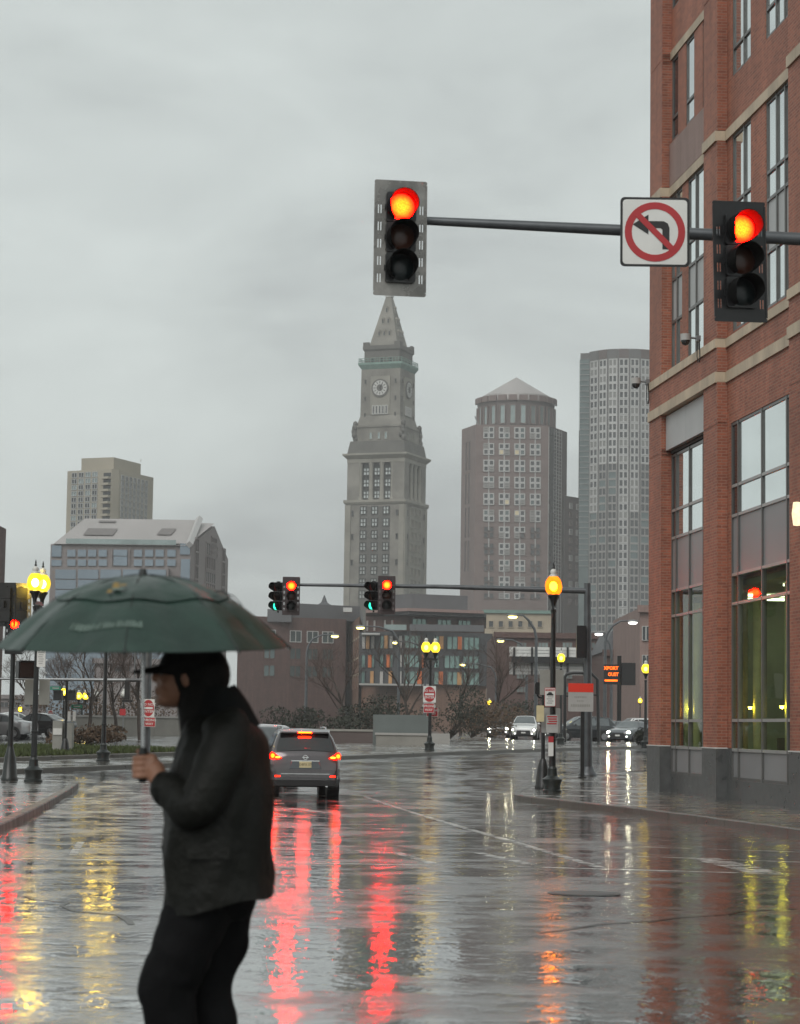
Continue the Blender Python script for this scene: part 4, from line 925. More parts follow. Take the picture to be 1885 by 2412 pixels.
for k in range(3):
    q = MB(); zz = (oz(1590), oz(1550), oz(1500))[k]; A0, A1 = Vector(a0), Vector(a1); q.add([(*(A0+Vector((0, -.4))), zz), (*(A1+Vector((0, -.4))), zz), (*(A1+Vector((0, -.4))), zz+.35), (*(A0+Vector((0, -.4))), zz+.35)], [(0, 1, 2, 3)]); q.build('floor_line', 'limestone', ho)
face(ho, a0, a1, winmesh(1.0, 2.3, 'brick_brown', 'far_glass', .1, 1, 1, .1), [L0_*(.12+.13*k) for k in range(7)], [oz(v) for v in (1483, 1520, 1568, 1605)])

# dark brick house with spire behind the signals
sb = thing('brick_terrace', 'dark brick terrace with flat grey roof left of the corner block', 'building', (0, 0, 0))
YS_ = 400.0
s0, s1 = xy(560, 1500, YS_), xy(815, 1500, YS_+8); szz = lambda v: zof(700, v, YS_)
q = MB(); q.prism([s0, s1, (s1[0], s1[1]+40), (s0[0], s0[1]+40)], 0, szz(1452)); q.build('wall', 'brick_far', sb)
r0, r1 = xy(690, 1430, YS_+4), xy(848, 1430, YS_+12)
q = MB(); q.prism([r0, r1, (r1[0], r1[1]+40), (r0[0], r0[1]+40)], szz(1455), szz(1418)); q.build('roof', 'hotel_roof', sb)
q = MB(); a = at(628, 1463, YS_); b = at(686, 1434, YS_); q.box(a.x, b.x, YS_+2, YS_+30, a.z, b.z); q.build('roof_plant', 'hotel_roof', sb)
q = MB(); p = at(764, 1420, YS_+20); q.lathe([(3.2, szz(1420)), (1.6, szz(1412)), (.6, szz(1404)), (.08, szz(1386))], 10, (p.x, p.y, 0)); q.build('spire', 'slate_roof', sb)
q = MB(); a = at(807, 1438, YS_-1); b = at(828, 1428, YS_-1); q.box(a.x, b.x, YS_+4, YS_+7, a.z, b.z); q.build('roof_unit', 'white_stone', sb)
face(sb, s0, s1, None, [(at(u, 1500, YS_).x-s0[0]) for u in (640, 705, 748, 787)], [szz(v) for v in (1497, 1538, 1580)], pick=lambda i, j: winmesh(2.1, 2.0, 'frame_white' if j == 0 else 'brick_far', 'far_glass_green', .14, 2, 1, .12))

# cream block, red brick block, mansard house, far right brick block
def simple(name, label, Y, u0, u1, vt, wallm, cols, rows, wmesh, cat='building', roofm=None, dy=0.0, depth=30):
    r = thing(name, label, cat, (0, 0, 0)); um = (u0+u1)/2
    a, b = xy(u0, vt+40, Y), xy(u1, vt+40, Y+dy); zt = zof(um, vt, Y)
    q = MB(); q.prism([a, b, (b[0], b[1]+depth), (a[0], a[1]+depth)], 0, zt); q.build('wall', wallm, r)
    q = MB(); q.box(a[0]-.3, b[0]+.3, Y-.5, Y+.2, zt-.5, zt+.25) if not dy else None
    if not dy: q.build('cornice', roofm or wallm, r)
    for u in cols:
        for v in rows:
            p = at(u, v, Y+dy*((u-u0)/(u1-u0))-.1); put(wmesh, 'window', r, p)
    return r
simple('cream_block', 'cream stone office block seen over the red brick block', 520.0, 1140, 1300, 1440, 'cream_stone', [1157, 1180, 1203, 1226, 1249, 1272], [1470, 1505], winmesh(1.1, 1.5, 'cream_stone', 'far_glass', .14, 1, 1, .2), roofm='copper_green')
simple('red_brick_block', 'plain red brick block behind the overhead sign frame', 300.0, 1168, 1422, 1495, 'brick_far', [1229, 1280, 1337, 1390], [1520, 1592, 1624], winmesh(1.35, .8, 'brick_far', 'pale_glass', .07, 3, 1, .1))
mh = simple('mansard_house', 'brick house with grey slate mansard roof and dormers beside the brick corner', 270.0, 1425, 1512, 1536, 'brick_far', [1478, 1506], [1551, 1610], winmesh(.55, .72, 'white_stone', 'far_glass', .06, 1, 2, .1))
z0, z1 = zof(1470, 1536, 270), zof(1470, 1486, 270); a, b = at(1421, 1530, 269.6), at(1524, 1530, 269.6)
q = MB(); q.prism([(a.x, 269.5), (b.x, 269.5), (b.x, 290), (a.x, 290)], z0, z1, top=[(a.x+1.2, 271), (b.x-.3, 271), (b.x-.3, 288), (a.x+1.2, 288)]); q.build('mansard_roof', 'slate_roof', mh)
for u in (1475, 1502):
    p = at(u, 1512, 269.4); q = MB(); q.box(-.5, .5, -.1, 1.4, -.75, .8); q.box(-.6, .6, -.2, 1.4, .8, .95, 1); q.box(-.32, .32, -.13, -.08, -.6, .6, 2); q.build('dormer', ['slate_roof', 'white_stone', 'far_glass'], mh, loc=p)
q = MB(); a = at(1462, 1695, 268); b = at(1500, 1672, 268); q.box(a.x, b.x, 267.5, 269, a.z, b.z); q.build('shop_front', 'hotel_grey', mh)
simple('tall_brick_house', 'tall pinkish brick house edge left of the near brick building', 240.0, 1508, 1600, 1432, 'brick_pale', [1518, 1526], [1492, 1560], winmesh(.42, 1.5, 'white_stone', 'far_glass', .05, 1, 1, .1))
simple('low_block', 'low dull brick block beyond the bare trees on the left', 330.0, 222, 420, 1556, 'mauve_stone', [270, 284, 300], [1576], winmesh(.8, .6, 'hotel_grey', 'far_glass', .05, 2, 1, .1))
simple('distant_office', 'pale blue glass office wall low between lamp posts on the left', 360.0, 112, 260, 1520, 'blue_glass', [120, 150, 180], [1540, 1570, 1600], winmesh(1.8, 1.8, 'spandrel_light', 'blue_glass', .05, 1, 1, .05))
simple('hazy_block', 'grey brown block behind the trees on the far left', 420.0, -40, 115, 1640, 'mauve_stone', [10, 40, 70, 100], [1660], winmesh(1.6, 1.0, 'mauve_stone', 'far_glass', .1, 2, 1, .1))
lbk = thing('brick_edge_building', 'brown brick building just entering at the left edge', 'building', (0, 0, 0))
c1 = at(13, 1300, 140); zt = at(5, 1246, 140).z
q = MB(); q.box(c1.x-14, c1.x, 115, 140, 0, zt); q.build('wall', 'brick_far', lbk)
for v in (1300, 1360, 1420, 1480, 1540): put(winmesh(2.2, 1.5, 'hotel_grey', 'far_glass', .1, 2, 1, .1), 'window', lbk, (c1.x+.02, 134.5, zof(6, v, 135)), (0, 0, PI/2))

# ------------------------------------------------------------------ traffic signals
def visor_mb(r=.165, ln=.27, arc=300, n=26, th=.006):
    q = MB(); a0 = R_(-90+(360-arc)/2); vs = []
    for i in range(n+1):
        a = a0+R_(arc)*i/n; c_, s_ = math.cos(a), math.sin(a)
        cut = 1.0 if s_ > -.2 else max(.35, 1+ (s_+.2)*.9)
        vs += [(r*c_, 0, r*s_), (r*c_, -ln*cut, r*s_), ((r-th)*c_, -ln*cut, (r-th)*s_), ((r-th)*c_, 0, (r-th)*s_)]
    q.add(vs, [(4*i+k, 4*i+(k+1) % 4, 4*i+4+(k+1) % 4, 4*i+4+k) for i in range(n) for k in range(4)]); return q
VIS = {}
def signal(label, u, v, Y, rz=0.0, lit=0, plate='backplate_steel', body='signal_black', s=1.0, litm='red_on', offs=('lens_red_off', 'lens_amber_off', 'lens_green_off'), back=True, group=None, tilt=0.0, pos=None):
    p = pos or at(u, v, Y)
    t = thing('traffic_signal', label, 'traffic light', p, rz, group); t.scale = (s, s, s); t.rotation_euler = (0, tilt, rz)
    if back:
        q = MB(); W, Hh = .305, .64
        xs = [-W+.02, -.262, -.25, -.232, -.22, .22, .232, .25, .262, W-.02]; zs = [-Hh+.02]+sorted(sum([[k*.2-.05, k*.2+.05] for k in (-2.35, -1.35, -.35, .65, 1.65)], []))+[Hh-.02]
        slot = lambda x, z: (.22 < abs(x) < .232 or .25 < abs(x) < .262) and any(abs(z-k*.2) < .05 for k in (-2.35, -1.35, -.35, .65, 1.65))
        q.cells(xs, zs, -.004, .0, lambda x, z: not slot(x, z))
        q.plate(rrect(-W, W, Hh-.02, Hh+.03, .024), -.004, 0); q.plate(rrect(-W, W, -Hh-.03, -Hh+.02, .024), -.004, 0); q.box(-W, -W+.02, -.012, 0, -Hh+.02, Hh-.02); q.box(W-.02, W, -.012, 0, -Hh+.02, Hh-.02)
        q.build('backplate', plate, t)
    for k in range(3):
        z = .35-.35*k
        q = MB(); q.plate(rrect(-.172, .172, z-.171, z+.171, .03), -.06, .14); q.box(-.185, -.172, -.03, .02, z-.03, z+.03); q.box(.172, .185, -.03, .02, z-.03, z+.03); q.build('housing', body, t)
        key = body
        if key not in VIS: VIS[key] = visor_mb().mesh('visor', 'visor_black', 40)
        put(VIS[key], 'visor', t, (0, -.06, z))
        q = MB(); n = 20; rings = [[(r*math.cos(2*PI*i/n), -.064-d, r*math.sin(2*PI*i/n)) for i in range(n)] for r, d in ((.150, 0), (.12, .018), (.07, .03), (.01, .034))]
        q.loft(rings, cap0=False); q.build('lens', litm if k == lit else offs[k], t, smooth=50, loc=(0, 0, z))
    MB().tube([(0, .04, -.53), (0, .04, -.60)], .035, 8).build('drain_fitting', body, t); MB().box(-.05, .05, -.01, .09, .52, .56).build('top_cap', body, t); MB().box(-.03, .03, .14, .30, -.1, .1).build('bracket', body, t)
    return t
ARM_Y = 25.0
pa, pb_ = at(985, 519, ARM_Y+.32), at(1885, 563, ARM_Y+.32)
d = (pb_-pa)/(pb_.x-pa.x); pc = pa+d*(7.9-pa.x)
ma = thing('signal_mast', 'grey mast arm over the near lanes carrying two signals and a turn sign', 'signal mast', (pc.x, pc.y, g(25)+CURB))
base = Vector((pc.x, pc.y, g(25)+CURB))
q = MB(); q.tube([pa-base+d*-.1, at(1440, 541, ARM_Y+.32)-base, pb_-base, pc-base], [.048, .066, .076, .10], 14); q.build('arm', 'arm_grey', ma, smooth=40)
q = MB(); q.tube([(0, 0, 0), (0, 0, pc.z-base.z+.5)], [.17, .12], 14); q.lathe([(.30, 0), (.30, .05), (.2, .09), (.18, .12)], 14); q.build('pole', 'arm_grey', ma, smooth=40)
signal('near traffic light with steel backplate lit red at the mast arm tip', 943, 561, ARM_Y, R_(9))
signal('near traffic light with black backplate lit red in front of the brick building', 1743, 616, 24.0, R_(11), plate='signal_black', tilt=R_(-1.2))

def slab_sign(name, label, u0, u1, v0, v1, Y, face_m, cat='sign', rz=0.0, border=None, rad=.03, th=.006, back='sign_back', group=None):
    c = at((u0+u1)/2, (v0+v1)/2, Y); mm = Y/FPX; W, Hh = (u1-u0)*mm, (v1-v0)*mm
    t = thing(name, label, cat, c, rz, group)
    q = MB(); q.plate(rrect(-W/2, W/2, -Hh/2, Hh/2, min(rad, W*.12)), -th, 0); q.build('board', border or face_m, t)
    if border: b = min(W, Hh)*.035; q = MB(); q.plate(rrect(-W/2+b, W/2-b, -Hh/2+b, Hh/2-b, min(rad, W*.12)*.8), -th-.003, -th); q.build('face', face_m, t)
    return t, W, Hh, -th-.003
def bar(t, x0, x1, z0, z1, y, m, name='printed_bar', rad=None):
    q = MB(); q.plate(rrect(x0, x1, z0, z1, rad), y-.003, y) if rad else q.box(x0, x1, y-.003, y, z0, z1); return q.build(name, m, t)
def ring_mb(r0, r1, y0, y1, n=40, m=0):
    q = MB(); q.add([(r*math.cos(2*PI*i/n), y, r*math.sin(2*PI*i/n)) for y, r in ((y0, r0), (y0, r1), (y1, r1), (y1, r0)) for i in range(n)],
                    [(k*n+i, k*n+(i+1) % n, ((k+1) % 4)*n+(i+1) % n, ((k+1) % 4)*n+i) for k in range(4) for i in range(n)]); return q
# no left turn sign
t, W, Hh, y = slab_sign('turn_sign', 'white no-left-turn sign with red ring hanging on the mast arm', 1460, 1626, 462, 631, 24.75, 'sign_white', border='sign_black', rad=.05)
k = W/.79
ring_mb(.265*k, .345*k, y-.004, y).build('red_ring', 'sign_red', t, smooth=30)
q = MB(); q.plate([(x*k, z*k) for x, z in ((.085, -.20), (.165, -.20), (.165, .05), (.145, .10), (.10, .125), (-.075, .125), (-.075, .20), (-.255, .085), (-.075, -.03), (-.075, .045), (.065, .045), (.085, .025))], y-.004, y-.001); q.build('arrow', 'sign_black', t)
q = MB(); a = R_(-45); q.plate([(x*math.cos(a)-z*math.sin(a), x*math.sin(a)+z*math.cos(a)) for x, z in ((-.30*k, -.034), (.30*k, -.034), (.30*k, .034), (-.30*k, .034))], y-.007, y-.0035); q.build('red_slash', 'sign_red', t)
q = MB(); q.box(-.04, .04, 0.0, .12, -.06, .06); q.box(-.03, .03, .1, .5, -.03, .03); q.build('clamp', 'arm_grey', t)

# far mast with two pairs of signals
fb = gnd(1385, 1828, CURB); FY = fb.y
fm_ = thing('signal_mast', 'dark mast pole with long arm across the far side of the crossing', 'signal mast', fb)
e0, e1, e2 = at(660, 1377, FY)-fb, at(1040, 1382, FY)-fb, at(1384, 1392, FY)-fb
q = MB(); q.tube([e0, e1, e2], [.045, .07, .10], 10); q.build('arm', 'arm_grey', fm_, smooth=40)
q = MB(); q.tube([(0, 0, 0), (e2.x, 0, e2.z+.25)], [.15, .11], 12); q.lathe([(.3, 0), (.3, .05), (.24, .12), (.17, .3)], 12); q.build('pole', 'arm_grey', fm_, smooth=40)
q = MB(); p = at(1370, 1500, FY)-fb; q.box(p.x-.18, p.x+.12, -.35, -.1, p.z-.7, p.z+.35); q.build('control_box', 'signal_black', fm_)
signal('far traffic light lit red, left of the pair on the far arm', 686, 1404, FY-.3, R_(4), plate='signal_brown', body='signal_brown', litm='red_far', s=.93)
signal('far traffic light lit green at its foot, turned away at the far arm tip', 654, 1405, FY-.15, R_(-38), lit=2, litm='green_on', back=False, s=.88)
signal('far traffic light lit red in front of the clock tower shaft', 911, 1402, FY-.3, R_(4), plate='signal_brown', body='signal_brown', litm='red_far', s=.93)
signal('far traffic light lit green at its foot below the clock tower', 879, 1404, FY-.15, R_(-38), lit=2, litm='green_on', back=False, s=.88)

# left signal pole
sp = gnd(22, 1838, CURB)
sl = thing('signal_pole', 'black signal pole with flared base at the left pavement corner', 'signal pole', sp)
top = at(44, 1404, sp.y)-sp
q = MB(); q.lathe([(.24, 0), (.24, .06), (.215, .10), (.16, .62), (.105, .82), (.085, .92)], 16, flute=.04); q.build('base', 'green_iron', sl, smooth=35)
q = MB(); q.tube([(0, 0, .85), (0, 0, top.z+.15)], [.078, .06], 12); q.build('pole', 'black_iron', sl, smooth=40)
q = MB(); q.tube([(-1.2, 0, top.z), (.75, 0, top.z)], .04, 8); q.build('arm', 'galvanised', sl, smooth=40)
signal('back of a dark traffic light on the left edge pole', 14, 1424, sp.y-.25, R_(172), plate='signal_black', s=.9)
signal('grey-sided traffic light turned sideways beside the left lamp globe', 50, 1425, sp.y-.1, R_(195), plate='backplate_steel', s=.9)
signal('red-lit traffic light half hidden behind the umbrella rim at left', 33, 1495, sp.y-.2, R_(15), plate='signal_black', s=.8)
pbx = at(60, 1578, sp.y-.25)
t = thing('pedestrian_signal', 'black pedestrian signal box on the left edge pole', 'pedestrian signal', pbx, R_(30)); MB().box(-.24, .24, -.12, .12, -.24, .24).build('housing', 'signal_black', t); MB().box(-.20, .20, -.125, -.12, -.2, .2).build('face', 'car_glass', t); MB().box(-.25, .25, -.30, -.12, .22, .25).build('visor', 'signal_black', t)

# ------------------------------------------------------------------ acorn lamps
LB_ = {}
def lamp(label, u, v, vtop, rz, globe='globe_on', n_glob=2, Y=None, group='acorn street lamps', utop=None, sc_=1.0, spread=.30):
    p = gnd(u, v, CURB) if Y is None else Vector((at(u, v, Y).x, Y, g(Y)+CURB))
    Ht = (at(u, vtop, p.y).z-p.z)/sc_
    t = thing('street_lamp', label, 'street lamp', p, rz, group); t.scale = (sc_,)*3
    q = MB(); q.lathe([(.25, 0), (.25, .05), (.22, .07), (.21, .18), (.25, .28), (.265, .33), (.20, .37), (.135, .42), (.12, .55), (.125, .60), (.09, .66)], 16); q.build('base', 'green_iron', t, smooth=35)
    hs_ = Ht-1.25
    q = MB(); q.lathe([(.088, .64), (.082, 1.3), (.094, 1.32), (.094, 1.36), (.080, 1.38), (.06, hs_-.1), (.075, hs_-.08), (.075, hs_-.02), (.055, hs_)], 16, flute=.05); q.build('shaft', 'black_iron', t, smooth=30)
    if n_glob == 2:
        q = MB(); q.box(-.36, .36, -.03, .03, hs_-.02, hs_+.09)
        for sx in (-1, 1):
            q.tube([(0, 0, hs_-.45), (sx*.12, 0, hs_-.35), (sx*.24, 0, hs_-.1), (sx*spread, 0, hs_)], .022, 6); q.lathe([(.02, hs_-.32), (.045, hs_-.25), (.02, hs_-.18), (.05, hs_-.05)], 8, (sx*.33, 0, 0))
        q.build('bracket', 'black_iron', t, smooth=40)
    for sx in ((-1, 1) if n_glob == 2 else (0,)):
        c = (sx*spread, 0, hs_+.05)
        q = MB(); q.lathe([(.05, 0), (.06, .10), (.11, .22), (.15, .27), (.15, .31), (.10, .33)], 14, c); q.build('collar', 'black_iron', t, smooth=35)
        q = MB(); q.lathe([(.12, .32), (.205, .43), (.222, .55), (.20, .66), (.15, .74), (.115, .78)], 18, c); gobj = q.build('globe', globe, t, smooth=60)
        if globe != 'globe_glass': q = MB(); q.ellip((c[0], c[1], c[2]+.53), (.10, .10, .12), 12, 8); q.build('bulb', 'bulb_orange' if 'orange' in globe else 'bulb_far' if 'far' in globe else 'bulb_on', gobj, smooth=60)
        q = MB(); q.lathe([(.116, .78), (.118, .80), (.075, .84), (.09, .90), (.07, .95), (.03, .98)], 14, c); q.build('globe_top', 'globe_glass', gobj, smooth=60)
        q = MB(); q.lathe([(.028, .98), (.038, 1.01), (.02, 1.04), (.024, 1.08), (.004, 1.16)], 8, c); q.build('finial', 'black_iron', gobj, smooth=40)
    return t
lamp('tall black twin-globe lamp post on the left pavement, glowing yellow', 78, 1842, 1316, R_(80))
lamp('black twin-globe lamp post behind the umbrella on the far kerb', 243, 1794, 1420, R_(5), globe='globe_on')
lamp('twin-globe lamp post carrying the do not enter sign', 1012, 1768, 1492, R_(25), globe='globe_far', spread=.24)
lamp('black lamp post with orange glowing globe on the right pavement tip', 1301, 1866, 1322, R_(85), globe='globe_orange')
lamp('yellow acorn lamp in front of the overhead sign back', 1321, 1750, 1523, 0, globe='globe_far', n_glob=1, Y=128)
lamp('yellow acorn lamp close to the edge of the brick building', 1521, 1752, 1546, 0, globe='globe_far', n_glob=1, Y=118)
lamp('small far acorn lamp left of the brick corner', 1508, 1750, 1636, 0, globe='globe_far', n_glob=1, Y=235)
lamp('small far yellow lamp above the utility cabinet', 147, 1770, 1607, 0, globe='globe_far', n_glob=1, Y=150)
lamp('small far yellow twin lamp right of the utility cabinet', 190, 1770, 1618, R_(30), globe='globe_far', Y=160, spread=.26)
lamp('small green-yellow far lamp near the left cars', 45, 1770, 1655, 0, globe='globe_far', n_glob=1, Y=220)
lamp('unlit far lamp globe in front of the bare trees', 224, 1770, 1617, 0, globe='globe_glass', n_glob=1, Y=165)
lamp('unlit far lamp globe right of the twin-bracket post', 288, 1770, 1615, 0, globe='globe_glass', n_glob=1, Y=165)
lamp('far yellow lamp over the shrubs right of the do not enter post', 1152, 1740, 1640, 0, globe='globe_far', n_glob=1, Y=230)

# ------------------------------------------------------------------ signs on posts
def dne(label, u0, u1, v0, v1, Y, rz=0):
    t, W, Hh, y = slab_sign('road_sign', label, u0, u1, v0, v1, Y, 'sign_white', rz=rz)
    r = min(W, Hh)*.46; n = 32
    q = MB(); q.plate([(r*math.cos(2*PI*i/n), Hh*.46*math.sin(2*PI*i/n)) for i in range(n)], y-.003, y); q.build('red_disc', 'sign_red', t)
    bar(t, -r*.78, r*.78, -Hh*.06, Hh*.06, y-.003, 'sign_white', 'white_bar')
    text('DO NOT', Hh*.20, t, 'sign_white', (0, y-.005, Hh*.20)); text('ENTER', Hh*.20, t, 'sign_white', (0, y-.005, -Hh*.19)); return t
def wrong(label, u0, u1, v0, v1, Y, rz=0):
    t, W, Hh, y = slab_sign('road_sign', label, u0, u1, v0, v1, Y, 'sign_red', rz=rz, border='sign_white')
    text('WRONG', Hh*.36, t, 'sign_white', (0, y-.004, Hh*.2)); text('WAY', Hh*.36, t, 'sign_white', (0, y-.004, -Hh*.2)); return t
LY = gnd(1012, 1768, CURB).y
dne('red and white do not enter sign on the twin-globe lamp post', 997, 1027, 1616, 1655, LY-.2)
wrong('red wrong way sign under the do not enter sign on the lamp post', 998, 1023, 1657, 1679, LY-.2)
wrong('second red wrong way sign behind the lamp post, turned right', 1005, 1032, 1667, 1688, LY+.25, R_(12))
GPY = 86.0
dne('left do not enter sign beside the grey pole and the person', 335, 364, 1647, 1689, GPY-.3)
wrong('left wrong way sign below its do not enter sign', 338, 366, 1690, 1712, GPY-.3)
# signs at the left lamp
SY = gnd(78, 1842, CURB).y
t, W, Hh, y = slab_sign('parking_sign', 'narrow white sign with red header on the left lamp post', 87, 107, 1525, 1571, SY-.15, 'sign_white')
bar(t, -W/2, W/2, Hh*.36, Hh*.49, y, 'sign_red')
for i in range(6): bar(t, -W*.35+.02*(i % 2), W*.35-.02*(i % 3), Hh*.22-i*Hh*.11, Hh*.22-i*Hh*.11+Hh*.035, y, 'text_grey', 'text_line')
slab_sign('square_sign', 'grey back of a square sign left of the lamp post', 58, 84, 1600, 1660, SY+1.5, 'sign_back')
slab_sign('square_sign', 'grey back of a square sign right of the left lamp post', 92, 117, 1600, 1660, SY+1.5, 'sign_back')
# right pole group
RY = gnd(1301, 1866, CURB).y
t, W, Hh, y = slab_sign('tow_sign', 'white tow zone sign with car symbol on the orange lamp post', 1283, 1309, 1620, 1664, RY-.15, 'sign_white', border='sign_red')
bar(t, -W*.42, W*.42, Hh*.32, Hh*.44, y, 'sign_red'); text('TOW ZONE', Hh*.095, t, 'sign_white', (0, y-.005, Hh*.375), sx=.9)
q = MB(); q.plate([(W*a, Hh*b) for a, b in ((-.30, .08), (.30, .08), (.30, .16), (.2, .18), (.12, .26), (-.12, .26), (-.2, .18), (-.30, .16))], y-.003, y); q.build('car_symbol', 'sign_black', t)
for i in range(4): bar(t, -W*(.2+.1*(i % 2)), W*(.2+.1*((i+1) % 2)), -Hh*.02-i*Hh*.11, Hh*.04-i*Hh*.11, y, 'text_grey', 'text_line')
t, W, Hh, y = slab_sign('notice_sign', 'faded white notice with red print low on the orange lamp post', 1287, 1315, 1684, 1726, RY-.15, 'sign_grey')
for i in range(5): bar(t, -W*(.42-.06*(i % 3)), W*(.42-.05*(i % 2)), Hh*.36-i*Hh*.13, Hh*.43-i*Hh*.13, y, 'sign_red' if i < 4 else 'text_grey', 'text_line')
t, W, Hh, y = slab_sign('notice_sign', 'tall thin white sign with red top below the faded notice', 1292, 1304, 1735, 1781, RY-.15, 'sign_white'); bar(t, -W/2, W/2, Hh*.2, Hh*.5, y, 'sign_red')
slab_sign('square_sign', 'grey square sign back left of the orange lamp post', 1272, 1296, 1578, 1637, RY+.9, 'sign_back')
slab_sign('square_sign', 'grey square sign back right of the orange lamp post', 1307, 1328, 1578, 1637, RY+.9, 'sign_back')
slab_sign('lower_sign', 'pale grey lower sign panel behind the orange lamp post', 1276, 1320, 1668, 1726, RY+.4, 'sign_grey')
slab_sign('lower_sign', 'cream button plate on the pole beside the orange lamp post', 1264, 1282, 1662, 1700, RY+.1, 'plate_cream')
pr = gnd(1279, 1858, CURB)
t = thing('signal_pole', 'short black pole with cone base just left of the orange lamp post', 'signal pole', pr)
q = MB(); q.lathe([(.22, 0), (.22, .05), (.20, .1), (.15, .55), (.10, .74), (.075, .80)], 16, flute=.04); q.build('base', 'black_iron', t, smooth=35)
q = MB(); q.tube([(0, 0, .75), (0, 0, 2.9)], [.055, .05], 10); q.build('pole', 'black_iron', t, smooth=40)
q = MB(); p = at(1266, 1622, pr.y)-pr; q.plate(rrect(p.x-.07, p.x+.07, p.z-.17, p.z+.17, .05), -.16, .1); q.tube([(p.x, -.03, p.z-.17), (p.x+.05, -.03, p.z-.24), (0, 0, p.z-.25)], .03, 8); q.build('pedestrian_head', 'signal_black', t)
# scarlet-topped sign
bs = gnd(1372, 1832, CURB)
t, W, Hh, y = slab_sign('transit_sign', 'square sign with scarlet top and pale lower half on a dark post', 1339, 1398, 1610, 1676, bs.y, 'sign_grey')
bar(t, -W/2, W/2, Hh*.19, Hh*.5, y, 'sign_scarlet')
for i, (w_, hh) in enumerate(((.26, .05), (.16, .05), (.40, .09))):
    for k in range(int(w_*2*14)): bar(t, -W*w_+k*W/14+.004, -W*w_+k*W/14+W/14*.7, Hh*(.04-.14*i)-hh*Hh, Hh*(.04-.14*i), y, 'sign_back', 'faint_letter')
t = thing('sign_post', 'black post under the scarlet-topped sign', 'post', bs); q = MB(); q.box(-.06, .06, .01, .10, 0, at(1372, 1612, bs.y).z-bs.z); q.box(-.12, .12, -.06, .16, 0, .03); q.build('post', 'black_iron', t)

# street lights on curved arms
def cobra(label, u, v, pu, lit='cobra_on', hz_=9.3):
    a, b = ray(u, v); Y = (hz_+.8-HC)/b; L_ = Vector((a*Y, Y, hz_+.8)); px = at(pu, 1700, Y).x; p = Vector((px, Y, g(Y)))
    t = thing('street_light', label, 'street light', p, 0, 'curved arm street lights'); e = L_-p; s_ = 1 if e.x > 0 else -1
    q = MB(); q.tube([(0, 0, 0), (0, 0, e.z-1.6), (s_*.15, 0, e.z-.9), (s_*.6, 0, e.z-.25), (e.x*.55, 0, e.z+.12), (e.x-.3*s_, 0, e.z+.15)], [.16, .11, .10, .09, .07, .05], 8); q.build('pole', 'arm_grey', t, smooth=50)
    q = MB(); q.ellip((e.x, 0, e.z+.12), (.45, .2, .13), 10, 6); q.build('lamp_head', 'galvanised', t, smooth=60)
    q = MB(); q.ellip((e.x, -.02, e.z), (.36, .17, .14), 10, 6); q.build('lamp_lens', lit, t, smooth=60)
cobra('curved street light left of the corner block windows', 849, 1479, 938); cobra('short street light arm beside the twin-globe lamp', 933, 1514, 1000)
cobra('curved street light before the corner block ground floor', 1090, 1566, 1168, hz_=8.0); cobra('street light at the right edge of the corner block', 1179, 1510, 1240)
cobra('high street light over the mansard house', 1491, 1467, 1425, 'white_on'); cobra('white street light above the message board', 1411, 1494, 1440, 'white_on'); cobra('street light over the cream block', 1208, 1453, 1262)
cobra('faint street light on the dark brick terrace', 789, 1499, 720)

# overhead sign seen from behind
GY_ = 200.0
t = thing('overhead_sign', 'back of a wide overhead sign with pale slats on a black frame', 'overhead sign', (at(1290, 1700, GY_).x, GY_, g(GY_)))
o_ = Vector(t.location); F_ = lambda u, v: at(u, v, GY_)-o_
for r in range(9):
    v0 = 1526+r*7.1
    if 3 <= r <= 4: continue
    a, b = F_(1200, v0+5.6), F_(1382, v0); MB().box(a.x, b.x, -.1, 0, a.z, b.z).build('slat', 'sign_white' if r < 4 else 'sign_grey', t)
for u in (1211, 1253, 1297, 1337, 1376):
    a, b = F_(u-2.6, 1592), F_(u+2.6, 1525); MB().box(a.x, b.x, -.32, -.1, a.z, b.z).build('upright', 'sign_black', t)
a, b = F_(1204, 1561), F_(1384, 1549); MB().box(a.x, b.x, -.6, -.33, a.z, b.z).build('beam', 'sign_black', t)
for u in (1388, ): a = F_(u, 1550); MB().tube([(a.x, -.3, 0), (a.x, -.3, a.z+.3)], .22, 10).build('post', 'black_iron', t, smooth=40)
# message board
VY = 168.0
vb = thing('message_board', 'black electronic message board with orange letters on a thick post', 'message sign', (at(1460, 1700, VY).x, VY, g(VY))); o_ = Vector(vb.location); F_ = lambda u, v: at(u, v, VY)-o_
a, b = F_(1422, 1612), F_(1459, 1566); MB().box(a.x, b.x, -.3, .3, a.z, b.z).build('screen', 'sign_black', vb)
a, b = F_(1464, 1614), F_(1496, 1562); MB().box(a.x, b.x, -.5, .4, a.z, b.z).build('cabinet', 'sign_black', vb)
a, b = F_(1454, 1690), F_(1464, 1545); MB().box(a.x, b.x, -.12, .25, 0, b.z).build('post', 'black_iron', vb)
mm = VY/FPX
c = F_(1439, 1574.5); text('XPORT', 11.5*mm, vb, 'vms_on', (c.x, -.32, c.z), sx=.9); c = F_(1444, 1589); text('OUST', 11.5*mm, vb, 'vms_on', (c.x, -.32, c.z), sx=.82)
a, b = F_(1424, 1605), F_(1454, 1601.5); MB().box(a.x, b.x, -.32, -.3, a.z, b.z).build('underline', 'vms_on', vb)
